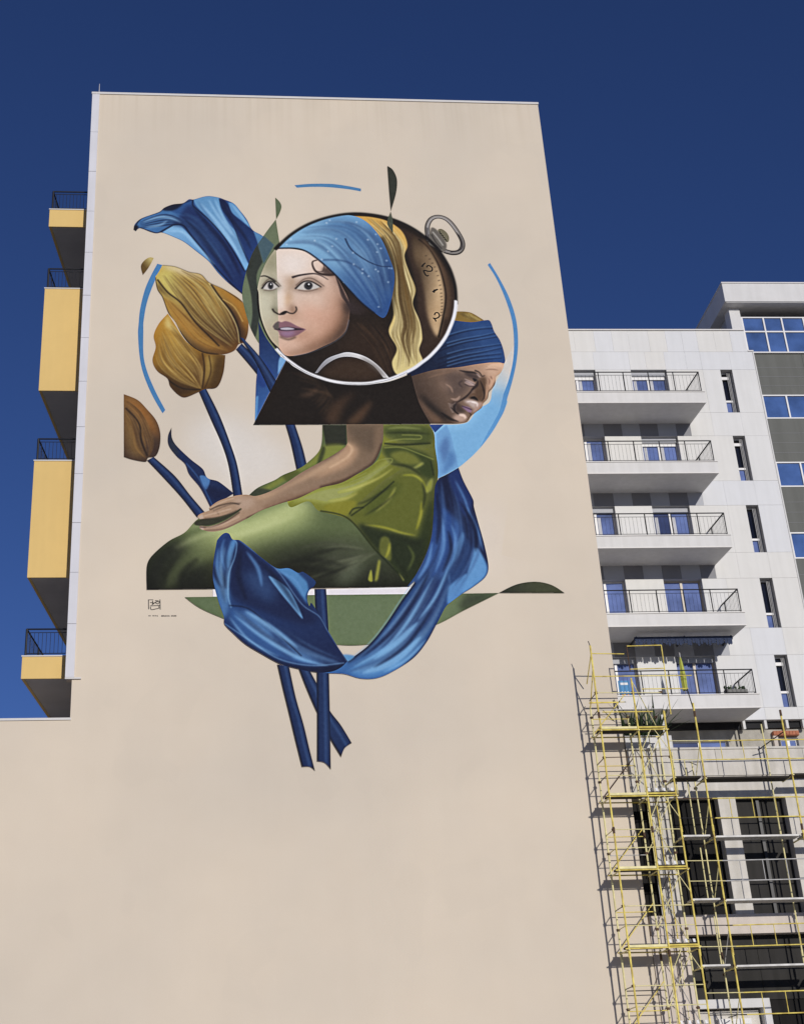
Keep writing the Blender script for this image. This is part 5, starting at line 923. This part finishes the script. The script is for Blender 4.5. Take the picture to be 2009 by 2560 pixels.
def wall_uv(o):
    me = o.data; uv = me.uv_layers.new(name='wall')
    for lp in me.loops:
        v = me.vertices[lp.vertex_index].co; uv.data[lp.index].uv = ((v.x - U0) * PXM / CW, 1 - (V1 - v.z) * PXM / CH)
# front wall, L-shaped with the low wing at the left
MB().prism([(-14, .0), (7.98, .0), (7.98, 33.5), (-6.78, 33.5), (-6.78, 13.46), (-6.62, 13.46), (-6.62, 12.33), (-14, 12.33)], 0, .3, 'y').build('front_wall', 'wall', TW)
MB().box(-6.62, 7.97, .3, 13, 0, 33.45).build('side_wall', 'wall', TW)
MB().box(-14, -6.625, .3, 9, 0, 12.3).build('low_wing', 'wall', TW)
MB().box(-6.82, 8.0, -.03, .33, 33.5, 33.58).box(-6.62, 7.97, .33, 13.03, 33.46, 33.56).build('roof_coping', 'coping', TW)
MB().box(-14, -6.6, -.03, .33, 12.33, 12.39).build('wing_coping', 'coping', TW)
MB().box(-6.80, -6.38, -.05, .0, 13.44, 13.485).build('ledge', 'coping', TW)
joints = [13.49, 15.0, 16.5, 18.0, 19.53, 21.05, 22.57, 24.08, 25.59, 27.17, 28.74, 30.3, 31.9, 33.49]
for a, b in zip(joints, joints[1:]): box('cladding_panel', 'strip', TW, -6.80, -6.56 - random.random() * .01, -.03 - random.random() * .006, -.002, a + .006, b - .006)
# painted mural: one sheet that hugs the composition, every painted figure a piece of it
def sheet(name, pts, y, parent):
    o = MB().face([(p[0], y, p[1]) for p in pts]).build(name, M['mural'], parent); wall_uv(o); return o
def px2w(p): return (U0 + p[0] / PXM, V1 - p[1] / PXM)
hull = [(-5.75, 26.9), (-4.2, 29.9), (-.5, 30.3), (2.6, 30.95), (3.4, 30.4), (4.2, 29.4), (5.3, 28.6), (6.75, 25.8), (6.9, 22), (5.6, 18.9), (5.2, 17), (7.0, 16.4), (7.0, 15.6), (3.6, 14.4), (1.3, 13.2), (.9, 10.95), (-1.0, 10.7), (-1.8, 13.3), (-3.2, 14.4), (-4.8, 14.9), (-4.9, 16.8), (-3.2, 18.2), (-5.6, 19.8)]
MUR = sheet('mural', hull, -.0008, TW)
MUR['label'] = 'painted mural of a woman in a blue headscarf, ochre tulips, blue cloth and a pocket watch'
for i, (nm, pts) in enumerate(SHEETS):
    q = Painter.spline(pts, True, 4); sheet('painted_' + nm, [px2w(p) for p in q], -.002 - .0008 * i, MUR)
# balconies on the left flank: yellow fronts, grey undersides, black railings
def left_balcony(z0, z1, rail):
    out = lambda y: -8.0 + (y - .6) * .1
    Y0, Y1 = .62, 9.6
    o = MB().prism([(out(Y0), Y0), (-6.63, Y0), (-6.63, Y1), (out(Y1), Y1)], z0, z0 + .22).build('balcony', 'soffit', TW)
    f = MB().prism([(-8.03, .58), (-6.8, .58), (-6.8, .62), (-7.95, .62), (-7.95 + .9, 9.6), (-8.03 + .9, 9.6)], z0 - .012, z1).build('balcony_front', 'yellow', o)
    MB().prism([(-8.05, .56), (-6.79, .56), (-6.79, .66), (-7.92, .66), (-7.02, 9.62), (-7.15, 9.62)], z1, z1 + .035).build('balcony_cap', 'coping', o)
    r = MB(); zt = z1 + rail
    r.tube((-7.96, .66, zt), (-6.66, .66, zt), .024).tube((-7.96, .66, z1 + .12), (-6.66, .66, z1 + .12), .012).tube((-7.96, .66, zt - .1), (-6.66, .66, zt - .1), .01)
    r.tube((-7.96, .66, z1), (-7.96, .66, zt), .03).tube((-6.7, .66, z1), (-6.7, .66, zt), .024)
    for k in range(1, 12): r.tube((-7.96 + k * .108, .66, z1 + .12), (-7.96 + k * .108, .66, zt - .1), .007, 5)
    r.tube((-7.96, .66, zt), (-7.08, 9.5, zt), .024).tube((-7.96, .66, z1 + .12), (-7.08, 9.5, z1 + .12), .012)
    for k in range(1, 70):
        t = k / 70; r.tube((-7.96 + .88 * t, .66 + 8.84 * t, z1 + .1), (-7.96 + .88 * t, .66 + 8.84 * t, zt - .02), .007 if k % 12 else .022, 5)
    r.build('railing', 'iron', o)
for z0, z1, rl in ((28.6, 29.24, .78), (22.62, 26.23, .8), (16.62, 20.25, .77), (13.68, 14.29, .82)): left_balcony(z0, z1, rl)
# ------------------------------------------------------------------ lightning rod
LR = thing('lightning_rod', 'thin pale rod standing on the upper left corner of the mural tower roof', 'lightning rod', tuple(Matrix.Translation((0, 35, 0)) @ Matrix.Rotation(R(5), 4, 'Z') @ Vector((-6.6, .15, 33.58))), R(5))
MB().tube((0, 0, 0), (0, 0, .5), .014, 8, .008).build('rod', 'coping', LR); MB().box(-.06, .06, -.06, .06, 0, .03).build('base_plate', 'galv', LR)

# ------------------------------------------------------------------ the white block with five balconies
WB = thing('white_apartment_block', 'white panelled apartment block with a column of five railed balconies beside the mural tower', 'building', (0, 45, 0), R(4))
F = 2.94; HEADS = [29.15 - F * k for k in range(5)]
MB().box(2.0, 17.38, .36, 12, 12.0, 30.9).build('core_wall', 'conc3', WB)
def panel(x0, x1, z0, z1, m=None, dep=.36):
    m = m or random.choice(['white', 'white', 'warm', 'warm', 'cool', 'cool'])
    box('cladding_panel', m, WB, x0 + .002, x1 - .002, -random.random() * .004, dep - .003, z0 + .0035, z1 - .0035)
top = [6.0, 9.0, 9.75, 10.39, 11.19, 11.9, 12.56, 13.36, 14.05, 14.7, 15.3, 16.0, 16.65, 17.25]
for a, b in zip(top, top[1:]): panel(a, b, 29.97, 30.94)
top2 = [6.0, 8.5, 9.65, 11.05, 12.45, 13.1, 13.86, 14.7, 15.3, 16.47, 17.42]
for a, b in zip(top2, top2[1:]): panel(a, b, 29.15, 29.97)
for k, h in enumerate(HEADS):
    lo = h - 1.92
    panel(6, 9.65, lo, h); panel(11.05, 12.45, lo, h, 'warm' if k % 2 else 'white')
    if k in (1, 3): panel(13.86, 14.75, lo, h); panel(14.75, 16.0, lo, h)
    else: panel(13.86, 15.3, lo, h); panel(15.3, 16.0, lo, h)
    panel(16.47, 17.42, lo, h)
    nb = lo - (F - 1.92) if k < 4 else 15.03
    cuts = [6, 9.65, 10.3, 11.05, 11.75, 12.45, 13.15, 13.86, 14.42]
    for j, (a, b) in enumerate(zip(cuts, cuts[1:])): panel(a, b, nb, lo, ('dpan' if (j + k) % 2 else 'gpan') if k < 4 and j else 'white')
    for a, b in ((14.42, 15.3), (15.3, 16.47), (16.47, 17.42)): panel(a, b, nb, lo)
MB().box(17.425, 17.47, -.02, .5, 15.03, 29.97).build('corner_trim', 'slab', WB)
MB().box(2, 17.25, -.05, .5, 30.95, 31.0).box(17.25, 17.47, -.03, .3, 29.98, 30.03).build('roof_coping', 'coping', WB)
def window(x0, x1, z0, z1, panes, shutter, cur, parent=WB, dep=.3, fm='frame', gm='glass', tilt=0.0):
    wd = MB(); t = .055
    wd.box(x0, x0 + t, dep - .06, dep, z0, z1).box(x1 - t, x1, dep - .06, dep, z0, z1).box(x0 + t, x1 - t, dep - .06, dep, z0, z0 + t).box(x0 + t, x1 - t, dep - .06, dep, z1 - t, z1)
    n = panes; W = (x1 - x0 - 2 * t) / n
    for i in range(1, n): wd.box(x0 + t + W * i - .045, x0 + t + W * i + .045, dep - .07, dep, z0 + t, z1 - t)
    o = wd.build('window', fm, parent)
    rv = MB(); rv.box(x0 - .01, x0 - .001, .012, dep, z0, z1).box(x1 + .001, x1 + .01, .012, dep, z0, z1).box(x0, x1, .012, dep, z1 - .002, z1 + .004)
    rv.build('reveal', 'reveal', o)
    top_ = z1 - (.26 if shutter else t)
    if shutter: box('shutter_box', 'gpan', o, x0 + .01, x1 - .01, dep - .16, dep - .07, z1 - .2, z1 - .005)
    if shutter > 1: box('shutter', 'frame', o, x0 + .02, x1 - .02, dep - .1, dep - .062, z1 - .2 - .14 * (shutter - 1), z1 - .205)
    for i in range(n):
        a = x0 + t + W * i + (.05 if i else 0); b = x0 + t + W * (i + 1) - (.05 if i < n - 1 else 0)
        MB().prism([(a, dep - .035), (b, dep - .035 - tilt), (b, dep - .02 - tilt), (a, dep - .02)], z0 + t, z1 - t).build('pane', random.choice([gm, gm, gm + '_deep']) if gm == 'glass' else gm, o)
    if cur:
        for i in range(n):
            a = x0 + t + W * i + .06; box('curtain', 'curtain', o, a + W * .02, a + W * .2, dep - .038, dep - .0355, z0 + t + .02, top_ - .1)
    return o
for k, h in enumerate(HEADS):
    lo = h - 1.92
    window(12.45, 13.86, lo, h, 2, (2, 2, 1, 0, 1)[k], k in (0, 1, 2), fm='bronze' if k > 2 else 'frame')
    window(9.65, 11.05, lo, h, 2, (2, 0, 1, 0, 1)[k], k < 3, tilt=.03 if k > 2 else 0)
    s = MB(); x0, x1 = 16.0, 16.47
    o = window(x0, x1, lo - .02, h, 1, 0, 0, gm='glassd', dep=.33)
    box('shutter', 'frame', o, x0 + .02, x1 - .13, .2, .26, h - .34, h - .22) if k in (0, 1, 4) else None
    box('transom', 'frame', o, x0 + .02, x1 - .12, .2, .27, lo + .56, lo + .64); box('lower_pane', 'glass', o, x0 + .06, x1 - .16, .26, .285, lo + .04, lo + .56)
    for q in range(3): MB().tube((x1 - .16 + q * .05, .2, lo), (x1 - .16 + q * .05, .2, h - .03), .014, 6).build('bar', 'reveal', o)
# balconies
PR = 1.6
def balcony(k):
    z1 = 27.2 - F * k; z0 = z1 - .46
    o = MB().prism([(7.5, -.004), (14.46, -.004), (14.56, -PR), (7.5, -PR)], z0, z1).build('balcony', 'slab', WB)
    MB().box(7.5, 14.57, -PR - .02, -PR - .001, z0 - .012, z0 + .03).box(7.5, 14.58, -PR - .03, -PR + .05, z1 + .001, z1 + .03).build('drip_edge', 'coping', o)
    r = MB(); zt = z1 + .9; yf = -PR + .06
    r.tube((7.5, yf, zt), (14.48, yf, zt), .022).tube((7.5, yf, z1 + .1), (14.48, yf, z1 + .1), .011).tube((7.5, yf, zt - .13), (14.48, yf, zt - .13), .009)
    r.tube((14.48, yf, zt), (14.42, -.02, zt), .026).tube((14.48, yf, z1 + .1), (14.42, -.02, z1 + .1), .012)
    for x in (9.7, 10.65, 11.6, 12.55, 13.5, 14.48): r.tube((x, yf, z1), (x, yf, zt), .02)
    for i in range(49): r.tube((7.6 + i * .142, yf, z1 + .1), (7.6 + i * .142, yf, zt - .13), 0.004, 5)
    for i in range(1, 13): r.tube((14.478 - i * .004, yf + i * .115, z1 + .1), (14.478 - i * .004, yf + i * .115, zt), .0045, 5)
    r.tube((14.43, -.3, z1), (14.43, -.3, zt), .024)
    r.build('railing', 'iron', o)
for k in range(5): balcony(k)
# ground storey of the block, seen over the podium parapet
box('blockwork_wall', 'conc3', WB, 11.0, 17.4, .3, .359, 12.0, 14.78); box('gap_shade_strip', 'dark', WB, 6, 17.4, .2, .359, 14.79, 15.0)  # near-black strip painted in for the shade of the gap under the cladding
for x in (14.46, 15.22, 15.98, 16.57, 17.2): box('stub_post', 'slab', WB, x, x + .09, .02, .19, 14.72, 15.02)
MB().box(15.52, 16.42, .12, .29, 14.5, 14.66).build('brick_lintel', 'brick', WB)
for i in range(8): box('brick', 'brick', WB, 15.52 + i * .112, 15.52 + i * .112 + .1, .1, .119, 14.52, 14.64)
box('jamb', 'conc2', WB, 15.5, 15.66, .14, .29, 13.2, 14.5); window(15.68, 16.3, 13.3, 14.36, 2, 0, 0, dep=.2)
window(11.9, 13.85, 12.6, 14.36, 2, 0, 0, dep=.25); MB().tube((14.28, .1, 14.8), (14.34, .1, 12.2), .03).build('drainpipe', 'iron', WB)
# things on the balconies
def on_w(x, y, z): return tuple(WB.matrix_basis @ Vector((x, y, z)))
WB.matrix_basis = Matrix.Translation((0, 45, 0)) @ Matrix.Rotation(R(4), 4, 'Z')
z5 = 27.2 - F * 4
T = thing('closed_parasol', 'closed lime parasol standing on the lowest balcony of the white block', 'parasol', on_w(12.2, -1.2, z5), R(4))
b = MB()
for i in range(10):
    a0 = 2 * math.pi * i / 10; a1 = 2 * math.pi * (i + 1) / 10
    for za, ra, zb, rb in ((.3, .09, .75, .105), (.75, .105, 1.3, .05), (1.3, .05, 1.55, .01)):
        q = 1.0 if i % 2 else .72; q1 = .72 if i % 2 else 1.0
        b.face([(ra * q * math.cos(a0), ra * q * math.sin(a0), za), (ra * q1 * math.cos(a1), ra * q1 * math.sin(a1), za), (rb * q1 * math.cos(a1), rb * q1 * math.sin(a1), zb), (rb * q * math.cos(a0), rb * q * math.sin(a0), zb)])
b.build('canopy', 'lime', T); MB().tube((0, 0, 0), (0, 0, 1.65), .018).build('pole', 'galv', T); MB().tube((0, 0, 0), (0, 0, .07), .2, 14).build('base', 'soil', T)
T = thing('window_box', 'black flower trough hooked low inside the railing corner of the lowest balcony', 'flower trough', on_w(13.85, -1.42, z5), R(4))
b = MB(); b.prism([(-.38, -.08), (.38, -.08), (.38, .1), (-.38, .1)], .03, .22).build('trough', 'iron', T)
b = MB()
for i in range(60):
    x = random.uniform(-.36, .36); y = random.uniform(-.06, .08); q = random.uniform(.06, .16); a = random.uniform(0, 6.28)
    b.face([(x, y, .2), (x + .05 * math.cos(a), y + .05 * math.sin(a), .2 + q), (x + .02 * math.cos(a + 1), y + .03 * math.sin(a + 1), .22 + q)])
o = b.build('foliage', 'leafm', T); o['kind'] = 'stuff'
T = thing('rolled_awning', 'navy awning with scalloped fringe hanging under the second lowest balcony', 'awning', on_w(12.55, -.9, 17.62), R(4))
b = MB(); b.tube((-1.75, 0, .1), (1.7, 0, .1), .07, 12).build('roll', 'awn', T)
b = MB()
for i in range(36):
    x = -1.75 + i * .095; d = .22 + .05 * math.sin(i * 1.7); y = -.08 - .03 * math.sin(i * 2.1)
    b.prism([(x, .06), (x + .09, .06), (x + .09, .06 - d * .8), (x + .045, .06 - d), (x, .06 - d * .8)], y, y + .008, 'y')
b.build('fringe', 'awn', T)
for x in (-1.7, 0, 1.65): box('bracket', 'iron', T, x, x + .04, -.02, .9, .12, .19)
T = thing('poster_board', 'bright blue poster board with orange dots leaning by the lowest balcony door', 'poster board', on_w(10.15, -1.35, z5 + .03), R(4))
box('board', 'bluep', T, -.26, .12, 0, .03, 0, .6)
for i in range(3):
    for j in range(2): MB().tube((-.17 + i * .1, -.004, .1 + j * .1), (-.17 + i * .1, .0, .1 + j * .1), .025, 10).build('dot', 'orange' if j == 0 else 'paper', T)
box('heading', 'paper', T, -.2, .06, -.004, -.001, .45, .53)

# ------------------------------------------------------------------ grey and glass tower at the right edge
GT = thing('glass_tower', 'dark grey tower with blue ribbon windows and a white roof canopy at the right edge', 'building', (0, 45, 0), R(4))
MB().box(17.48, 27, .4, 14, 0, 31.9).build('core', 'dark', GT)
bands = [(29.94, 31.62)] + [(27.0 - F * i, 28.06 - F * i) for i in range(8)]
for i, (a, b) in enumerate(zip(bands, bands[1:])):
    x = 17.475
    for j in range(4):
        x2 = x + 1.95; box('facade_panel', 'grey', GT, x + .004, x2 - .004, .1 + .004 * random.random(), .395, b[1] + .004, a[0] - .004)
        for q in range(3): box('panel_groove', 'dpan', GT, x + .004, x2 - .004, .092, .0995, b[1] + .4 + q * .42, b[1] + .412 + q * .42)
        x = x2
for i, (z0, z1) in enumerate(bands):
    xs = [17.25, 18.12, 18.86, 19.75, 20.6, 21.5, 22.4, 23.3, 24.2] if i == 0 else [17.475, 18.42, 19.3, 20.2, 21.1, 22.0, 22.9, 23.8, 24.7]
    fr = MB(); y = .02 if i == 0 else .08
    fr.box(xs[0], xs[-1], y, y + .1, z0, z0 + .05).box(xs[0], xs[-1], y, y + .1, z1 - .05, z1)
    for x in xs: fr.box(x, x + .06, y - .003, y + .1, z0 + .05, z1 - .05)
    if i == 0: fr.box(xs[0] + .06, xs[-1], y + .002, y + .1, 30.9, 30.96)
    o = fr.build('window', 'frame', GT)
    for a, b in zip(xs, xs[1:]):
        if i == 0:
            box('pane', 'glassb', o, a + .06, b, y + .05, y + .07, z0 + .05, 30.9); box('pane', 'glassb', o, a + .06, b, y + .05, y + .07, 30.96, z1 - .05)
        else: box('pane', 'glassb', o, a + .06, b, y + .05, y + .07, z0 + .05, z1 - .05)
box('corner_column', 'slab', GT, 16.81, 17.24, .0, .5, 31.01, 32.1)
box('penthouse_wall', 'gpan', GT, 16.95, 27, .6, 9, 31.01, 32.05)
MB().box(16.55, 27, -.42, 8.5, 32.06, 32.92).build('canopy', 'slab', GT); MB().box(16.52, 27, -.45, 8.53, 32.92, 32.97).build('canopy_coping', 'coping', GT)
box('canopy_soffit', 'slab', GT, 16.6, 27, -.38, .58, 32.03, 32.058)

# ------------------------------------------------------------------ unfinished concrete podium in front
PD = thing('concrete_podium', 'unfinished low concrete building with dark openings behind the yellow scaffolding', 'building', (0, 35, 0), R(5))
MB().box(8.0, 20, .55, 9.5, 0, 11.0).build('core', 'dark', PD)
x = 8.02
for i in range(10):
    x2 = x + 1.2; box('parapet_panel', 'conc', PD, x + .005, x2 - .005, -.01 - .004 * random.random(), .18, 10.6, 11.3); x = x2
box('parapet_cap', 'conc', PD, 8.01, 20.0, -.04, .22, 11.305, 11.36)
box('beam', 'conc', PD, 8.0, 20, .02, .545, 10.02, 10.595)
for a, b in ((8.46, 8.9), (10.29, 10.76), (12.12, 13.0), (14.6, 15.1)): box('column', 'conc', PD, a, b, .0, .545, 7.03, 10.015)
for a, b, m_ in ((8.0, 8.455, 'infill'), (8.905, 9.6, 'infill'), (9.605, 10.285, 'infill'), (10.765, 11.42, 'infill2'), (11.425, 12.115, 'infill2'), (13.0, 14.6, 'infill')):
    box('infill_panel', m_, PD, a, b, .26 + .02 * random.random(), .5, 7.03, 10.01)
box('mullion', 'iron', PD, 11.38, 11.46, .2, .259, 7.03, 10.01)
x = 8.02
for i in range(6):
    x2 = x + 2.0; box('parapet_panel', 'conc2', PD, x + .006, x2 - .006, -.02 - .005 * random.random(), .3, 6.55, 7.03); x = x2
box('block_wall', 'conc2', PD, 8.0, 8.92, .0, .5, 0, 6.54)
for z in (2.5, 3.3, 4.1, 4.72, 5.35): 
    for i in range(2): box('wall_block', 'conc2', PD, 8.0 + i * .47, 8.0 + i * .47 + .45, -.012 - .006 * random.random(), -.001, z, z + (.58 if z > 4.5 else .76))
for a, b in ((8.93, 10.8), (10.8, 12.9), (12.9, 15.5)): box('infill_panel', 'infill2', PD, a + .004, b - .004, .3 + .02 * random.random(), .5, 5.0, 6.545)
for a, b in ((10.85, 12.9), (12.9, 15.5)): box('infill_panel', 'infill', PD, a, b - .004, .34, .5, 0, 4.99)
box('portal_wall', 'conc', PD, 8.93, 10.5, .14, .5, 0, 4.75)
MB().box(8.93, 10.76, -.05, .5, 4.79, 5.0).box(10.56, 10.76, -.05, .5, 0, 4.785).build('portal_frame', 'slab', PD)
o = MB().box(9.42, 10.25, .03, .138, 4.42, 4.55).box(9.42, 9.52, .03, .138, 3.0, 4.415).box(10.15, 10.25, .03, .138, 3.0, 4.415).build('window', 'frame', PD)
box('pane', 'glassd', o, 9.53, 10.14, .11, .137, 3.0, 4.41)
box('roof_slab', 'conc', PD, 8.0, 20, .22, 9.5, 11.0, 11.1); box('post', 'slab', PD, 9.12, 9.2, .05, .13, 11.36, 12.3)

# ------------------------------------------------------------------ planter and agaves on the parapet
PM = Matrix.Translation((0, 35, 0)) @ Matrix.Rotation(R(5), 4, 'Z')
PL = thing('planter_trough', 'long white planter trough on top of the concrete parapet behind the scaffold', 'planter', tuple(PM @ Vector((8.68, .28, 11.365))), R(5))
MB().box(-.64, .64, -.22, -.17, 0, .36).box(-.64, .64, .17, .22, 0, .36).box(-.64, -.59, -.17, .17, 0, .36).box(.59, .64, -.17, .17, 0, .36).build('trough', 'slab', PL); box('soil', 'soil', PL, -.588, .588, -.168, .168, .02, .31)
for nm, x, h, lab in (('agave_plant', 8.24, .95, 'tall spiky agave at the left end of the white planter trough'), ('agave_plant', 8.62, .86, 'middle spiky agave in the white planter trough'), ('agave_plant', 8.98, 1.0, 'widest spiky agave at the right end of the white planter trough')):
    T = thing(nm, lab, 'agave', tuple(PM @ Vector((x, .28, 11.67))), random.random() * 6, 'agaves in the planter trough')
    for k in range(22):
        a = k * 2.4 + random.random() * .4; tl = .25 + .75 * (k / 22); L = h * random.uniform(.85, 1.25); b = MB()
        d = Vector((math.cos(a), math.sin(a), 0)); s_ = Vector((-math.sin(a), math.cos(a), 0)); P = []
        for q in range(5):
            t = q / 4; c = d * (L * t * (1.1 - .75 * tl) * (1 + .2 * t)) + Vector((0, 0, L * t * (.35 + .75 * tl) - .12 * L * t * t * (1 - tl))); wd = .042 * (1 - t) ** .7 * (1.1 if q else .8)
            P.append((c - s_ * wd + Vector((0, 0, .008)), c, c + s_ * wd + Vector((0, 0, .008))))
        for q in range(4):
            for e in (0, 1): b.face([tuple(P[q][e]), tuple(P[q][e + 1]), tuple(P[q + 1][e + 1]), tuple(P[q + 1][e])])
        b.build('leaf', 'leafm', T)

# ------------------------------------------------------------------ scaffolding (same local axes as the mural wall; y negative is towards the street)
YF, YR = -.95, -.25
ST = thing('scaffold_tower', 'narrow yellow scaffold tower with plank decks at the right corner of the mural wall', 'scaffold', (0, 35, 0), R(5))
SL = thing('long_scaffold', 'long yellow and silver scaffold of white planks across the dark openings', 'scaffold', (0, 35, 0), R(5))
def tube(nm, p, q, r, m, par):
    if nm in ('guard_rail', 'brace', 'ladder_post') and m[:4] == 'scaf' and random.random() < .22: m = random.choice(['iron', 'rust', 'galv'])
    return MB().tube(p, q, r).build(nm, m, par, smooth=False)
cp = None
def coupler(par, x, y, z):
    global cp
    if cp is None: cp = MB().box(-.035, .035, -.03, .03, -.03, .03).tube((-.05, 0, .01), (.05, 0, .01), .012, 6).build('coupler', 'rust', par); cp.location = (x, y, z)
    else: o = cp.copy(); C.objects.link(o); o.parent = par; o.location = (x, y, z)
UA, UC, UD, UE, UF, UG = 7.12, 8.11, 8.86, 9.68, 12.0, 14.3
def standard(x, y, zt, par, m='scaf', r=.024):
    z = 0.0; 
    while z < zt - .01:                       # stacked lengths with a socket at each joint
        z2 = min(z + 3.0, zt); tube('standard', (x + random.uniform(-.006, .006), y, z), (x + random.uniform(-.006, .006), y, z2), r, m, par)
        if z2 < zt: MB().tube((x, y, z2 - .08), (x, y, z2 + .08), r * 1.35).build('socket', 'rust' if random.random() < .5 else m, par)
        z = z2
for x, zf, zr in ((UA, 13.92, 12.45), (UC, 13.0, 12.2), (UD, 12.1, 11.6)):
    standard(x, YF, zf, ST); standard(x, YR, zr, ST, 'scaf2')
LV = [11.64, 9.9, 8.05, 6.17, 4.3, 2.4]
for k, z in enumerate(LV):
    for y in (YF, YR):
        tube('ledger', (UA - .08, y, z - .04), (UD + .06, y, z - .04 + random.uniform(-.01, .02)), .018, 'scaf', ST)
    for x in (UA, UC, UD): tube('transom', (x, YF - .06, z - .065), (x, YR + .1, z - .065), .018, 'scaf2', ST)
    # decks
    for j in range(2): box('plank', 'board', ST, UA + .01, UC - .02, YF + .04 + j * .235, YF + .04 + j * .235 + .22, z, z + .045)
    box('deck_edge', 'scaf2', ST, UA + .02, UC - .03, YF - .012, YF + .012, z - .012, z + .045)
    for j in range(2): box('plank', 'board', ST, UC + .02, UD - .02, YF + .04 + j * .235, YF + .04 + j * .235 + .22, z + .03, z + .075)
    for j in range(7 if k else 0): MB().prism([(UC + .04 + j * .1, z + .08), (UC + .1 + j * .1, z + .08), (UC + .085 + j * .1, z + .16), (UC + .025 + j * .1, z + .16)], YF + .005, YF + .02, 'y').build('toe_board', 'paper' if j % 2 == 0 else 'iron', ST)
    tube('ledger', (UC, YF, z + .02), (UD, YF, z + .02), .022, 'scaf', ST)
    # guard rails and ends
    for dz in (.5, .97):
        tube('guard_rail', (UA, YF, z + dz), (UD, YF, z + dz + random.uniform(-.02, .02)), .012, 'scaf2', ST)
        tube('guard_rail', (UA, YF, z + dz), (UA, YR, z + dz), .012, 'scaf2', ST)
        if k % 2 == 0 or dz > .9: tube('guard_rail', (UA, YR, z + dz - .04), (UC, YR, z + dz - .04), .012, 'scaf', ST)
    # braces
    tube('brace', (UC, YF, z - .62), (UC + .32, YF, z - .05), .011, 'scaf2', ST); tube('brace', (UD, YF, z - .6), (UD - .34, YF, z - .02), .011, 'scaf2', ST)
    tube('brace', (UA, YR, z + .04), (UC, YR, z + 1.15), .013, 'scaf', ST); tube('brace', (UC, YF, z + 1.3), (UD, YR, z + .2), .012, 'scaf2', ST)
    if k < 5: tube('brace', (UD, YR, z - .1), (UC, YR, z - 1.4), .011, 'scaf2', ST)
    tube('ladder_post', (UC + .2, YR + .03, z), (UC + .2, YR + .03, z - 1.75), .012, 'scaf2', ST); tube('ladder_post', (UC + .5, YR + .03, z + .6), (UC + .5, YR + .03, z - .9), .012, 'scaf2', ST)
    for x in (UA, UC, UD):
        for dz in (.97, -.04): coupler(ST, x, YF + .02, z + dz)
        coupler(ST, x, YR, z + .5)
# top frames above the uppermost deck
for p, q in (((UA, YF, 13.7), (UC - .1, YF, 13.68)), ((UA, YF, 13.7), (UA, YR + .05, 13.1)), ((UA, YF, 13.06), (UD + .9, YF, 13.06)), ((UA, YF, 13.3), (UA, YR, 12.4)), ((UC, YF, 13.9), (UC + .95, YF, 13.92)), ((UC, YF, 13.2), (UC, YF, 13.92)), ((UC + .95, YF, 13.92), (UC + .93, YF, 12.0)), ((UC, YF, 13.25), (UC + .94, YF, 13.27)), ((UA - .02, YR, 12.55), (UC - .2, YR, 12.56)), ((UA + .1, YF, 12.08), (UD - .3, YF, 12.08)), ((UC + .25, YF, 12.7), (UD + .75, YF, 12.7)), ((UD + .72, YF, 12.7), (UD + .8, YF, 12.15))): tube('guard_rail', p, q, .015, 'scaf', ST)
tube('standard', (UA + .0, YF, 13.9), (UA - .04, YF, 14.05), .012, 'iron', ST)
# the long scaffold
for x, zf, zr in ((UE, 12.3, 10.9), (UF, 12.05, 11.9), (UG, 12.2, 11.8)):
    standard(x, YF, zf, SL); standard(x - (.03 if x < 10 else .3), YR - .03, zr, SL, 'scaf2', .02)
LL = [10.3, 8.79, 7.22, 5.65, 4.08, 2.5]
for k, z in enumerate(LL):
    gm = 'board' if k == 0 else 'galv'; rm = 'scaf' if k in (0, 1, 3, 4) else 'galv'
    for a, b, dz in ((UD + .05, UE - .06, .03), (UE + .04, UF - .04, 0), (UF + .04, UG - .04, -.02 if k else .06)):
        for j in range(2): box('plank', gm, SL, a, b, YF + .1 + j * .21 + random.uniform(-.006, .006), YF + .1 + j * .21 + .2, z + dz, z + dz + .05, bevel=.006)
        tube('transom', (a - .02, YF - .05, z + dz - .02), (a - .02, YR, z + dz - .02), .02, 'scaf2', SL)
    for dz in (.97, .47):
        tube('guard_rail', (UD, YF - .02, z + dz + .01), (UE + .1, YF - .02, z + dz), .011, 'scaf2', SL)
        tube('guard_rail', (UE - .05, YF, z + dz), (UF + .05, YF, z + dz + .01), .015, rm, SL); tube('guard_rail', (UF - .05, YF, z + dz), (UG, YF, z + dz + .02), .015, rm, SL)
    for x in (UE + .55, UE + 1.14, UE + 1.75, UF + .5, UF + 1.1, UF + 1.7): tube('baluster', (x, YF, z + .46), (x, YF, z + .98), .011, rm, SL)
    tube('brace', (UE, YR, z + .1), (UE + .02, YF, z + .95), .012, 'scaf2', SL)
    coupler(SL, UE, YF + .01, z + .02); coupler(SL, UF, YF + .01, z + .02); coupler(SL, UE - .03, YR, z - .1)
    if k % 2 == 0: tube('brace', (UE - .35, YF, z + .42), (UE + .1, YR, z + .52), .012, 'iron', SL)
tube('ledger', (UF, YF, 11.5), (UF - .5, YR, 11.2), .015, 'iron', SL)
for x, z0, z1 in ((9.35, 10.9, 8.85), (9.42, 8.6, 7.25), (9.5, 6.9, 5.7), (9.55, 5.0, 3.6), (12.55, 8.3, 6.0), (9.05, 11.1, 10.0), (8.45, 10.0, 8.1), (8.5, 8.0, 6.2)): tube('standard', (x, YR - .3, z1), (x, YR - .3, z0), .017, 'scaf2' if x > 9 else 'scaf', SL)
bpy.context.view_layer.update()
